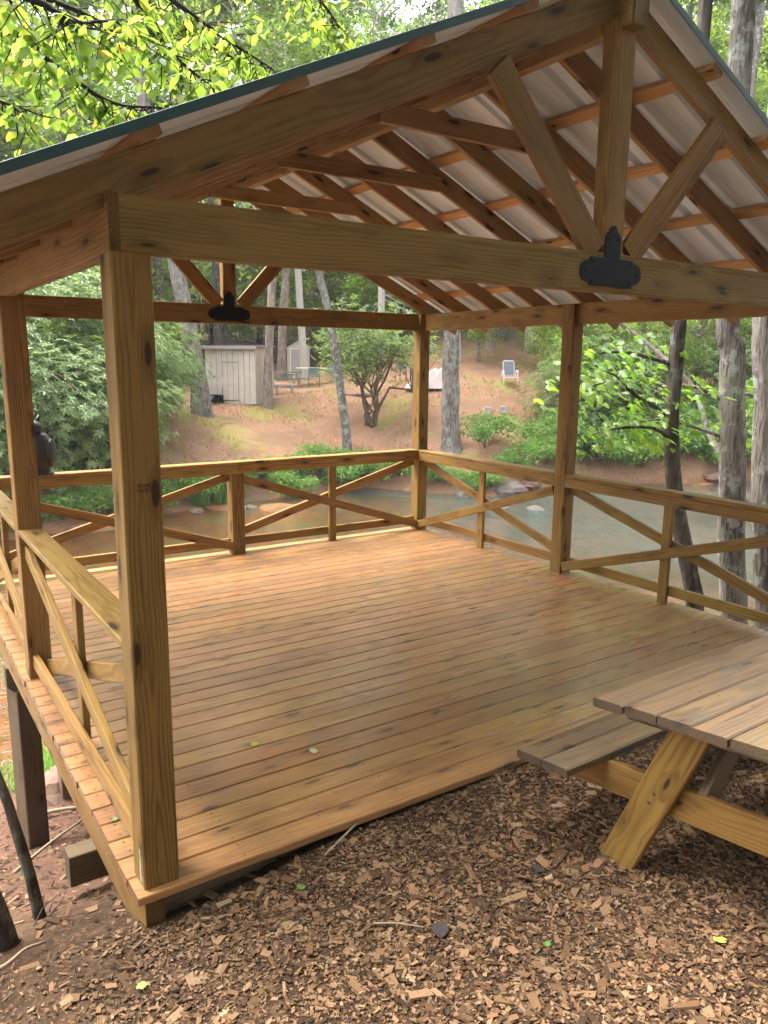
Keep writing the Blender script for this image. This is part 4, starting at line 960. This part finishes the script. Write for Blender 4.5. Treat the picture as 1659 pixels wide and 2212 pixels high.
for v, f, r in V1: Vs.append(v); Fs.append(f+n0); Rs.append(r); n0 += len(v)
o = link('wood_chips', npm('wood_chips', np.concatenate(Vs), np.concatenate(Fs), M['chip'], np.concatenate(Rs))); tag(o, 'brown wood chip mulch covering the ground in front of the deck', 'mulch', kind='stuff')
v, f, r = chips_np(2600, (-1.6, .6, .0, 4.6), .026, rs, -.15); o = link('leaf_litter', npm('leaf_litter', v, f, M['chip'], r)); tag(o, 'scattered bark and leaf litter on the red slope beside the deck', 'litter', kind='stuff')
M['deadleaf'] = plain('dead_leaf_dark', (.045, .032, .03), .8); M['yleaf'] = plain('yellow_leaf', (.42, .36, .07), .6); M['gleaf'] = plain('green_leaf', (.09, .20, .04), .5); M['stick'] = plain('dry_stick', (.32, .23, .15), .9)
def litter_leaf(name, label, x, y, z, size, mat, rz, seed):
    rr = random.Random(seed); n = 12; V = [(0, 0, .012)]+[(math.cos(a)*rr.uniform(.75, 1.1)*.5, math.sin(a)*rr.uniform(.6, .9)*.5, rr.uniform(-.02, .16)) for a in [6.283*i/n for i in range(n)]]
    F = [(0, 1+i, 1+(i+1) % n) for i in range(n)]; o = link(name, pym(name, V, F, mat, True)); o.location = (x, y, z); o.scale = (size, size, size); o.rotation_euler = (0, 0, rz); tag(o, label, 'leaf')
gz_ = lambda x, y: hn(x, y)+.014
litter_leaf('fallen_leaf', 'yellowish curled leaf lying on the deck boards', .86, .86, .004, .06, M['yleaf'], .4, 1)
litter_leaf('fallen_leaf', 'pale green leaf lying flat on the deck boards', 1.09, .62, .004, .06, plain('pale_leaf', (.45, .46, .22), .6), 1.4, 2)
litter_leaf('fallen_leaf', 'small green leaf bit on the left edge boards of the deck', .03, .55, .004, .035, M['gleaf'], 1.4, 3)
litter_leaf('dead_leaf', 'large dark dead leaf on the wood chips', .86, -.78, gz_(.86, -.78), .085, M['deadleaf'], 1., 4)
litter_leaf('dead_leaf', 'small dark dead leaf on the chips below the bench', 1.42, -.72, gz_(1.42, -.72), .06, M['deadleaf'], 2., 5)
litter_leaf('fallen_leaf', 'green leaf scrap on the chips near the deck front', .57, -.22, gz_(.57, -.22), .04, M['gleaf'], 2., 6)
litter_leaf('fallen_leaf', 'dark green leaf on the chips near the bottom edge', 1.14, -1.05, gz_(1.14, -1.05), .04, M['gleaf'], .3, 7)
litter_leaf('fallen_leaf', 'yellow leaf on the chips at the lower left', -.12, -.34, gz_(-.12, -.34), .045, M['yleaf'], .3, 8)
litter_leaf('fallen_leaf', 'yellow leaf on the chips at the lower right', 1.62, -1.42, gz_(1.62, -1.42), .05, M['yleaf'], 2.3, 9)
def stick(label, pts, r):
    p = smooth_path([(x, y, hn(x, y)+dz) for x, y, dz in pts], 4); o = link('stick', pym('stick', *tube(p, [r*(1-.5*i/len(p)) for i in range(len(p))], 6), M['stick'], True)); tag(o, label, 'stick')
stick('thin curved stick beside the dark dead leaf', [(.68, -.60, .02), (.75, -.66, .022), (.82, -.74, .02)], .004)
stick('dark stick poking out from the deck front', [(.98, -.02, .035), (.86, -.07, .03), (.74, -.12, .02)], .006)
stick('pale crooked stick at the lower left among the saplings', [(-.62, .05, .02), (-.50, .08, .03), (-.42, .16, .05), (-.34, .22, .03)], .009)
stick('long dry stick on the red slope by the support post', [(-.25, 1.9, .05), (.0, 2.2, .12), (.25, 2.45, .2)], .012)
stick('pale root lying across the red slope', [(.05, 4.1, .03), (.3, 4.2, .05), (.6, 4.1, .04)], .025)

def rock(name, label, x, y, s, seed, mat, sq=.6):
    rr = random.Random(seed); V, F = [], []; nu, nv = 10, 6
    for j in range(nv+1):
        for i in range(nu):
            t = math.pi*j/nv; a = 6.283*i/nu; p = Vector((math.sin(t)*math.cos(a), math.sin(t)*math.sin(a), math.cos(t))); q = 1+.35*noise.noise(p*1.3+Vector((seed, 0, 0)))+.15*noise.noise(p*3+Vector((seed, 5, 0))); V.append((p.x*q, p.y*q*.8, p.z*q*sq))
    for j in range(nv):
        for i in range(nu): F.append((j*nu+i, (j+1)*nu+i, (j+1)*nu+(i+1) % nu, j*nu+(i+1) % nu))
    o = link(name, pym(name, V, F, mat)); o.location = (x, y, max(hn(x, y), WATER-.15)+s*.12); o.scale = (s,)*3; o.rotation_euler = (0, 0, rr.uniform(0, 6)); return tag(o, label, 'rock')
M['rock_red'] = plain('rock_red', (.15, .085, .06), .85, 0, .3, .3, 4); M['rock_grey'] = plain('rock_grey', (.11, .085, .07), .8, 0, .3, .3, 3)
rock('rock', 'broad reddish rock at the water edge below the deck', .50, 4.75, .34, 1, M['rock_red'], .5); rock('rock', 'smaller reddish rock beside the support post', .78, 4.5, .2, 2, M['rock_red']); rock('rock', 'reddish rock half hidden behind the broad rock', .95, 4.95, .22, 3, M['rock_red'])
for i, (th, t, s) in enumerate(((40, .1, .45), (41, -.3, .3), (42, -2.0, .5), (43, .2, .6), (44.5, .2, .5), (46, -.2, .35), (45, -3.2, .38), (20, -.4, .25), (12, -.3, .3), (24, -1, .2), (57, .1, .5), (60, .1, .6))):
    x, y = polar(th, itp(th, TF, DF)+t); rock('creek_rock', 'weathered rock along the far edge of the creek', x, y, s, 20+i, M['rock_red'] if i % 3 else M['rock_grey'], .45)['group'] = 'rocks along the far edge of the creek'
# grass near the support post and over the far bank
def grass(name, label, n, xy, H, w, mat):
    rs = np.random.RandomState(len(name)+n); x, y = xy(rs, n); z = np.array([hn(a, b) for a, b in zip(x, y)]); k = len(x)
    A = rvec(k, rs)*.55; A[:, 2] = rs.uniform(.35, 1, k); L = H*rs.uniform(.5, 1.3, k); V, F = leaves(np.stack([x, y, z-.01], 1), A, rvec(k, rs), L, np.full(k, w), .1, .3)
    o = link(name, npm(name, V, F, mat, np.repeat(rs.rand(k), 4))); tag(o, label, 'grass', kind='stuff')
grass('grass', 'bright green grass at the water edge below the deck', 1600, lambda r, n: (r.normal(.75, .38, n), r.normal(5.35, .28, n)), .26, .014, M['l_bank'])
def farxy(r, n):
    th = r.uniform(12, 62, n); t = r.uniform(.3, 26, n)**1.0; d = np.array([itp(a, TF, DF) for a in th])+t; x = CX+d*np.sin(np.radians(th)); y = CY+d*np.cos(np.radians(th))
    k = np.array([noise.noise(Vector((a*.5, b*.5, 9)))+.5*noise.noise(Vector((a*1.7, b*1.7, 2))) > -.05 for a, b in zip(x, y)]); return x[k], y[k]
M['l_straw'] = leafmat('straw_blades', [(0, (.32, .17, .085)), (.5, (.44, .27, .15)), (.75, (.24, .26, .06)), (1, (.20, .28, .07))], .2, .8, spec=.1)
grass('pine_straw', 'rust and green straw and grass strewn over the far bank', 34000, farxy, .15, .03, M['l_straw'])

# ---------------------------------------------------------------- picnic table
def picnic_table():
    gz = .02; t = thing('picnic_table', 'weathered plank picnic table with bench on the wood chips', 'picnic table', (2.55, -1.21, gz+.02), R(1.5)); t.rotation_euler = (R(-6.5), 0, R(1.5)); m = M['table']; hl = .92
    for i in range(7):
        y = .294-.147*i+.0; dx = random.uniform(-.012, .012); board('table_plank', (-hl+dx, y, .712), (hl+dx, y, .712), .1405, .038, (0, 0, 1), m, t, ch=.007)
    for sy in (1, -1):
        for k in (0, 1): board('bench_plank', (-hl-.10, sy*(.505+.146*k)-(.294 if sy < 0 else 0), .41), (hl+.1, sy*(.505+.146*k)-(.294 if sy < 0 else 0), .41), .1405, .038, (0, 0, 1), m, t, ch=.007)
    for sx in (-1, 1):
        x = sx*.78
        for sy in (1, -1): board('leg', (x, .452 if sy > 0 else -.78, -.15), (x, -.013 if sy > 0 else -.36, .692), .15, .038, (1, 0, 0), M['rail'], t, ch=.005)
        board('seat_support', (x-sx*.039, -.95, .322), (x-sx*.039, .66, .322), .137, .038, (1, 0, 0), M['rail'], t)
        board('top_cleat', (x-sx*.039, -.62, .648), (x-sx*.039, .33, .648), .088, .038, (1, 0, 0), m, t)
        board('brace', (x-sx*.06, 0, .36), (x-sx*.42, 0, .69), .088, .038, (0, 1, 0), m, t)
    P = []
    for sx in (-1, 1):
        for i in range(7):
            for q in (-.035, .035):
                cx, cy = sx*.58+random.uniform(-.008, .008), .294-.147*i+q; P.append(([(cx+.005*math.cos(a), cy+.005*math.sin(a), .7328) for a in np.linspace(0, 5.24, 6)], [(0, 1, 2, 3, 4, 5)]))
        for sy in (1, -1):
            for zz in (.30, .345):
                cy, cx = (.452-.465*(zz+.15)/.842 if sy > 0 else -.78+.42*(zz+.15)/.842), sx*.78+sx*.021; P.append(([(cx, cy+.009*math.cos(a), zz+.009*math.sin(a)) for a in np.linspace(0, 5.24, 6)], [(0, 1, 2, 3, 4, 5)]))
    s = link('screws', pym('screws', *merge(P), M['screw']), t); tag(s, kind='stuff')
picnic_table()

# ---------------------------------------------------------------- owl decoy on the back rail
def owl():
    x, y, z = .585, PL-.06, .9935; t = thing('owl_decoy', 'dark plastic owl decoy perched on the back rail behind the left post', 'owl decoy', (x, y, z), R(150), None, 1.02); dk = plain('owl_dark', (.018, .013, .015), .4, 0, .45, .3, 30); pl = plain('owl_pale', (.34, .30, .28), .45, 0, .4, .3, 30)
    prof = [(0, .075), (.012, .085), (.03, .082), (.06, .092), (.12, .118), (.19, .130), (.26, .126), (.31, .108), (.345, .084), (.365, .066)]
    V, F = [], []; n = 24
    for i in range(64):
        q = .365*i/63; r = itp(q, [p[0] for p in prof], [p[1] for p in prof])
        for k in range(n):
            a = 6.283*k/n; rr = r*(1+.035*(1 if q > .06 else 0)*abs(math.sin(q*85+ (0 if int(q*27) % 2 else .0)))*abs(math.sin(a*6+(math.pi/2 if int(q*27) % 2 else 0)))); V.append((rr*math.cos(a), rr*math.sin(a)*.86, q))
    for i in range(63):
        for k in range(n): F.append((i*n+k, i*n+(k+1) % n, (i+1)*n+(k+1) % n, (i+1)*n+k))
    F.append(tuple(range(63*n, 64*n))); link('body', pym('body', V, F, dk, True), t)
    def ell(c, r, nu=18, nv=12):
        V = [(c[0]+r[0]*math.sin(math.pi*j/nv)*math.cos(6.283*i/nu), c[1]+r[1]*math.sin(math.pi*j/nv)*math.sin(6.283*i/nu), c[2]+r[2]*math.cos(math.pi*j/nv)) for j in range(nv+1) for i in range(nu)]
        return V, [(j*nu+i, (j+1)*nu+i, (j+1)*nu+(i+1) % nu, j*nu+(i+1) % nu) for j in range(nv) for i in range(nu)]
    h = link('head', pym('head', *merge([ell((0, -.01, .415), (.095, .088, .075))]), dk, True), t); h.rotation_euler = (.0, .12, .5)
    for s in (-1, 1):
        link('ear_tuft', pym('ear_tuft', *tube([(s*.05, -.02, .46), (s*.07, -.025, .495), (s*.082, -.03, .525)], [.025, .016, .003], 7), dk, True), h)
        link('eye', pym('eye', *ell((s*.037, -.082, .43), (.026, .014, .026)), pl, True), h)
        link('wing', pym('wing', *ell((s*.105, .0, .19), (.032, .085, .13)), dk, True), t)
    link('beak', pym('beak', *tube([(0, -.085, .415), (0, -.108, .402), (0, -.104, .385)], [.014, .009, .002], 6), pl, True), h)
    link('base', pym('base', *tube([(0, 0, 0), (0, 0, .012), (0, 0, .02)], [.11, .11, .1], 16), dk), t)
owl()

# ---------------------------------------------------------------- sheds and yard things across the creek
M['shed'] = plain('shed_tan_siding', (.56, .48, .40), .8, 0, .2, .1, 3); M['shedtrim'] = plain('shed_trim_brown', (.27, .20, .18), .8); M['resin'] = plain('resin_beige', (.50, .45, .35), .7, 0, .3, .05, 3); M['resin_door'] = plain('resin_grey_door', (.40, .36, .32), .7, 0, .3, .05, 3)
M['white'] = plain('white_paint', (.75, .73, .70), .6, 0, .4, .05); M['ramp'] = plain('ramp_ply', (.22, .18, .14), .85, 0, .2, .25, 2); M['green'] = plain('green_paint', (.06, .17, .15), .6); M['blue'] = plain('blue_plastic', (.08, .25, .55), .5); M['concrete'] = plain('concrete', (.42, .39, .35), .9, 0, .2, .2, 6); M['sling'] = plain('grey_sling', (.15, .16, .20), .7); M['tarp'] = plain('pale_tarp', (.46, .35, .33), .6, 0, .3, .15, 3); M['handle'] = plain('ash_handle', (.55, .45, .33), .7)
def bx(name, par, x0, x1, y0, y1, z0, z1, mat): return link(name, pym(name, *box_vf(x0, x1, y0, y1, z0, z1), mat), par)
def shed():
    gz = hn(11.4, 26.9)-.02; t = thing('tan_shed', 'tan board-sided shed with flat brown-edged roof and a ramp at its door', 'shed', (10.93, 27.62, gz), R(-47)); W, D, H = 2.12, 1.95, 2.22
    bx('wall_core', t, .03, W-.03, .03, D-.03, 0, H, M['shedtrim'])
    n = 9
    for i in range(n):
        x0 = W*i/n+.009; x1 = W*(i+1)/n-.009
        if 3 <= i <= 5:
            bx('siding_board', t, x0, x1, -.012, .031, 1.66, H, M['shed'])
        else: bx('siding_board', t, x0, x1, -.012, .031, 0, H, M['shed'])
    for i in range(8): bx('siding_board', t, W-.031, W+.012, D*i/8+.009, D*(i+1)/8-.009, 0, H, M['shed']); bx('siding_board', t, -.012, .031, D*i/8+.009, D*(i+1)/8-.009, 0, H, M['shed'])
    d = bx('door', t, W*3/n+.02, W*6/n-.02, -.006, .031, .16, 1.625, M['shed'])
    for i in (1, 2): x = W*3/n+(W*3/n)*i/3; bx('batten_groove', d, x-.009, x+.009, -.008, -.0062, .17, 1.63, M['shedtrim'])
    bx('handle', d, W*6/n-.07, W*6/n-.05, -.04, -.0065, .86, .92, M['white'])
    r = bx('ramp', t, W*3/n-.02, W*6/n+.05, -.62, -.02, -.01, .03, M['ramp']); r.rotation_euler = (R(40), 0, 0); r.location = (0, .22, .26)
    rf = bx('roof', t, -.10, W+.12, -.12, D+.1, H+.001, H+.06, M['shedtrim']); rf.rotation_euler = (R(1.2), 0, 0)
    bx('fascia', rf, -.11, W+.13, -.145, -.121, H-.06, H+.07, plain('fascia_mauve', (.36, .29, .28), .8))
shed()
def small_shed():
    x, y = 20.07, 37.13; t = thing('gabled_shed', 'small beige gabled shed with a grey door behind the yard furniture', 'shed', (x, y, hn(x, y)-.05), R(-26)); w, H, P, D = .62, 1.42, 1.78, 1.2
    V = [(-w, 0, 0), (w, 0, 0), (w, 0, H), (0, 0, P), (-w, 0, H), (-w, D, 0), (w, D, 0), (w, D, H), (0, D, P), (-w, D, H)]
    link('wall', pym('wall', V, [(0, 1, 2, 3, 4), (9, 8, 7, 6, 5), (1, 6, 7, 2), (5, 0, 4, 9)], M['resin']), t)
    rf = pym('roof', [(-w-.07, -.07, H-.04), (0, -.07, P+.01), (w+.07, -.07, H-.04), (-w-.07, D+.05, H-.04), (0, D+.05, P+.01), (w+.07, D+.05, H-.04), (-w-.07, -.07, H+.03), (0, -.07, P+.08), (w+.07, -.07, H+.03), (-w-.07, D+.05, H+.03), (0, D+.05, P+.08), (w+.07, D+.05, H+.03)],
        [(6, 7, 10, 9), (7, 8, 11, 10), (0, 1, 7, 6), (1, 2, 8, 7), (4, 3, 9, 10), (5, 4, 10, 11), (3, 0, 6, 9), (2, 5, 11, 8), (1, 0, 3, 4), (2, 1, 4, 5)], M['resin']); link('roof', rf, t)
    d = bx('door', t, -.42, .40, -.025, -.002, .06, 1.38, M['resin_door'])
    for x0, x1, z0, z1 in ((-.47, -.425, .03, 1.43), (.405, .45, .03, 1.43), (-.425, .405, 1.385, 1.43), (-.425, .405, .02, .055)): bx('door_frame', t, x0, x1, -.035, -.002, z0, z1, M['white'])
    for i in range(1, 6): bx('groove', d, -.42+.137*i-.006, -.42+.137*i+.006, -.028, -.0255, .1, 1.34, M['resin'])
    bx('vent', t, -.06, .06, -.012, -.002, 1.52, 1.6, M['white'])
small_shed()
def tubes_mesh(name, paths, r, mat, sides=6): return pym(name, *merge([tube([Vector(p) for p in q], r, sides) for q in paths]), mat, True)
def yard_picnic():
    x, y = 15.85, 30.6; t = thing('green_picnic_table', 'green slatted picnic table beside the tan shed', 'picnic table', (x, y, hn(x, y)), R(-42)); 
    for i in range(4): bx('table_plank', t, -.85, .85, -.3+.15*i, -.16+.15*i, .70, .74, M['green'])
    for s in (-1, 1):
        bx('bench_plank', t, -.85, .85, s*.62-.12, s*.62+.12, .40, .44, M['green'])
        link('leg_frame', tubes_mesh('leg_frame', [[(s*.6, -.6, 0), (s*.6, -.2, .7)], [(s*.6, .6, 0), (s*.6, .2, .7)], [(s*.6, -.7, .39), (s*.6, .7, .39)]], .025, M['concrete']), t)
yard_picnic()
def conc_bench():
    x, y = 14.75, 28.3; t = thing('stone_bench', 'small mossy concrete bench in front of the green picnic table', 'bench', (x, y, hn(x, y)-.03), R(-25)); bx('seat', t, -.52, .52, -.18, .18, .36, .44, M['concrete'])
    for s in (-1, 1): bx('leg', t, s*.33-.06, s*.33+.06, -.13, .13, 0, .361, M['concrete'])
conc_bench()
def metal_chair(label, x, y, rz, mat, back=.95):
    t = thing('garden_chair', label, 'chair', (x, y, hn(x, y)), rz, 'garden chairs round the white table')
    for s in (-1, 1):
        link('leg', tubes_mesh('leg', [[(s*.25, -.24, 0), (s*.25, -.24, .62), (s*.25, .1, .64)]], .016, mat), t); link('leg', tubes_mesh('leg', [[(s*.25, .26, 0), (s*.25, .2, .43), (s*.25, .28, back)]], .016, mat), t)
    for i in range(5): bx('seat_slat', t, -.24, .24, -.24+.09*i, -.17+.09*i, .42, .435, mat)
    for i in range(6): o = bx('back_slat', t, -.24, .24, .21+.012*i, .225+.012*i, .52+.07*i, .57+.07*i, mat)
metal_chair('dark green metal chair facing away before the white table', 17.0, 29.7, R(150), M['green']); metal_chair('blue-green metal chair right of the white table', 17.9, 29.2, R(140), plain('teal_paint', (.14, .26, .25), .6))
metal_chair('dark blue chair half hidden behind the rhododendron', 19.6, 26.2, R(120), M['sling'])
def yard_table():
    x, y = 17.6, 30.6; t = thing('garden_table', 'long white-topped table behind the metal chairs', 'table', (x, y, hn(x, y)), R(-35)); bx('top', t, -.95, .95, -.35, .35, .71, .75, M['white'])
    for sx in (-1, 1):
        for sy in (-1, 1): bx('leg', t, sx*.8-.03, sx*.8+.03, sy*.28-.03, sy*.28+.03, 0, .711, M['concrete'])
yard_table()
def lounge():
    x, y = 21.99, 21.83; t = thing('lounge_chair', 'lawn chair with white tubular frame and dark sling on the slope', 'chair', (x, y, hn(x, y)-.02), R(-32)); fr = M['white']
    for s in (-1, 1):
        link('arm_frame', tubes_mesh('arm_frame', [smooth_path([(s*.29, -.30, 0), (s*.29, -.27, .45), (s*.29, -.2, .58), (s*.29, .1, .56)], 3)], .018, fr), t); link('leg', tubes_mesh('leg', [[(s*.29, .38, 0), (s*.29, .15, .56)]], .016, fr), t)
    link('back_frame', tubes_mesh('back_frame', [[(-.23, .22, .4), (-.23, .36, .93), (-.18, .37, .97), (.18, .37, .97), (.23, .36, .93), (.23, .22, .4)], [(-.29, -.27, .30), (.29, -.27, .30)], [(-.23, -.24, .36), (-.23, .24, .38)], [(.23, -.24, .36), (.23, .24, .38)]], .016, fr), t)
    for nm, pts in (('seat', [(-.22, -.25, .38), (.22, -.25, .38), (.22, .22, .38), (-.22, .22, .38)]), ('backrest', [(-.21, .22, .40), (.21, .22, .40), (.21, .35, .93), (-.21, .35, .93)])):
        V = pts+[(a, b+.012, c+.012) for a, b, c in pts]; link(nm, pym(nm, V, [(0, 1, 2, 3), (7, 6, 5, 4), (0, 4, 5, 1), (1, 5, 6, 2), (2, 6, 7, 3), (3, 7, 4, 0)], M['sling']), t)
lounge()
for x, y, l in ((19.29, 20.04, 'left of the two grey stacked blocks on the mossy slope'), (19.79, 19.72, 'right of the two grey stacked blocks on the mossy slope')):
    t = thing('block_stack', l, 'blocks', (x, y, hn(x, y)-.03), R(-30), 'stacked blocks on the slope'); bx('block', t, -.10, .10, -.11, .11, 0, .19, M['concrete']); bx('block', t, -.14, .14, -.13, .13, .191, .27, M['concrete'])
def tarp():
    x, y = 19.35, 23.7; V, F = [], []; n, m = 18, 10
    for j in range(m+1):
        for i in range(n):
            a = 6.283*i/n; q = j/m; r = (1-q)*(.75+.12*noise.noise(Vector((math.cos(a)*1.5, math.sin(a)*1.5, q*2))))+.02; V.append((r*math.cos(a)*1.45+.25*q, r*math.sin(a)*.7, (1-(1-q)**1.5)*.72+.22*noise.noise(Vector((math.cos(a)*2, math.sin(a)*2, q*3)))*(1 if 0 < j < m else 0)))
    for j in range(m):
        for i in range(n): F.append((j*n+i, j*n+(i+1) % n, (j+1)*n+(i+1) % n, (j+1)*n+i))
    o = link('covered_pile', pym('covered_pile', V, F, M['tarp'], True)); o.location = (x, y, hn(x, y)-.05); o.rotation_euler = (0, 0, R(-35)); tag(o, 'pale pink tarp draped over a pile beside the thick trunk', 'tarp')
tarp()
o = link('log', pym('log', *tube([(-1.2, 0, .08), (-.4, .03, .1), (.5, -.02, .09), (1.2, .02, .1)], [.09, .1, .095, .085], 10, rough=.15), M['bark_red'], True)); o.location = put(17.6, 25.6, 0); o.rotation_euler = (0, 0, R(-37)); tag(o, 'weathered log lying behind the many-stemmed rhododendron', 'log')
def tool(name, label, x, y, lean, head):
    t = thing(name, label, name, (x, y, hn(x, y)), R(-47)); link('handle', tubes_mesh('handle', [[(0, 0, .25), (lean, .30, 1.25)]], .018, M['handle']), t); link('blade', pym('blade', *box_vf(-.1, .1, -.03, .03, 0, .30), head), t)
tool('broom', 'pale-handled broom leaning on the tan shed left of its door', 11.27, 26.95, 0, M['black']); tool('shovel', 'dark shovel leaning at the right side of the tan shed', 13.05, 26.75, .1, M['black'])
def wheelbarrow():
    x, y = 10.75, 27.0; t = thing('wheelbarrow', 'dark wheelbarrow with a blue tray by the foot of the leaning trunk', 'wheelbarrow', (x, y, hn(x, y)), R(-20), None, .6)
    V = [(-.35, -.22, .22), (.25, -.2, .22), (.25, .2, .22), (-.35, .22, .22), (-.5, -.32, .5), (.42, -.3, .45), (.42, .3, .45), (-.5, .32, .5)]; link('tray', pym('tray', V, [(0, 3, 2, 1), (0, 1, 5, 4), (1, 2, 6, 5), (2, 3, 7, 6), (3, 0, 4, 7)], M['blue']), t)
    link('wheel', pym('wheel', *tube([(.48, -.04, .17), (.48, .04, .17)], .17, 14), M['black']), t)
    for s in (-1, 1): link('handle', tubes_mesh('handle', [[(.48, s*.08, .17), (-.3, s*.25, .3), (-1.0, s*.3, .62)]], .02, M['black']), t); link('leg', tubes_mesh('leg', [[(-.3, s*.25, .3), (-.35, s*.25, 0)]], .016, M['black']), t)
wheelbarrow()
bx2 = link('storage_bin', pym('storage_bin', *merge([box_vf(-.22, .22, -.16, .16, 0, .26), box_vf(-.24, .24, -.18, .18, .261, .30)]), M['black'])); bx2.location = put(11.15, 27.15, 0); bx2.rotation_euler = (0, 0, R(-47)); tag(bx2, 'low black bin against the front of the tan shed', 'bin')


# ---------------------------------------------------------------- thin haze volume, added to make the distant woods paler
def haze():
    V, F = box_vf(-162, 162, -162, 162, -4.4, 95); g = G('paling_haze'); g.t.nodes.remove(g.bsdf)
    pv = g.n('VolumePrincipled', None, Density=.0006); pv.inputs['Color'].default_value = (.96, .98, 1, 1); pv.inputs['Anisotropy'].default_value = .2
    g.t.links.new(pv.outputs[0], g.out.inputs['Volume']); o = link('haze', pym('haze', V, F, g.m)); tag(o, 'thin haze added to make the far woods paler', 'haze', kind='stuff')
haze()
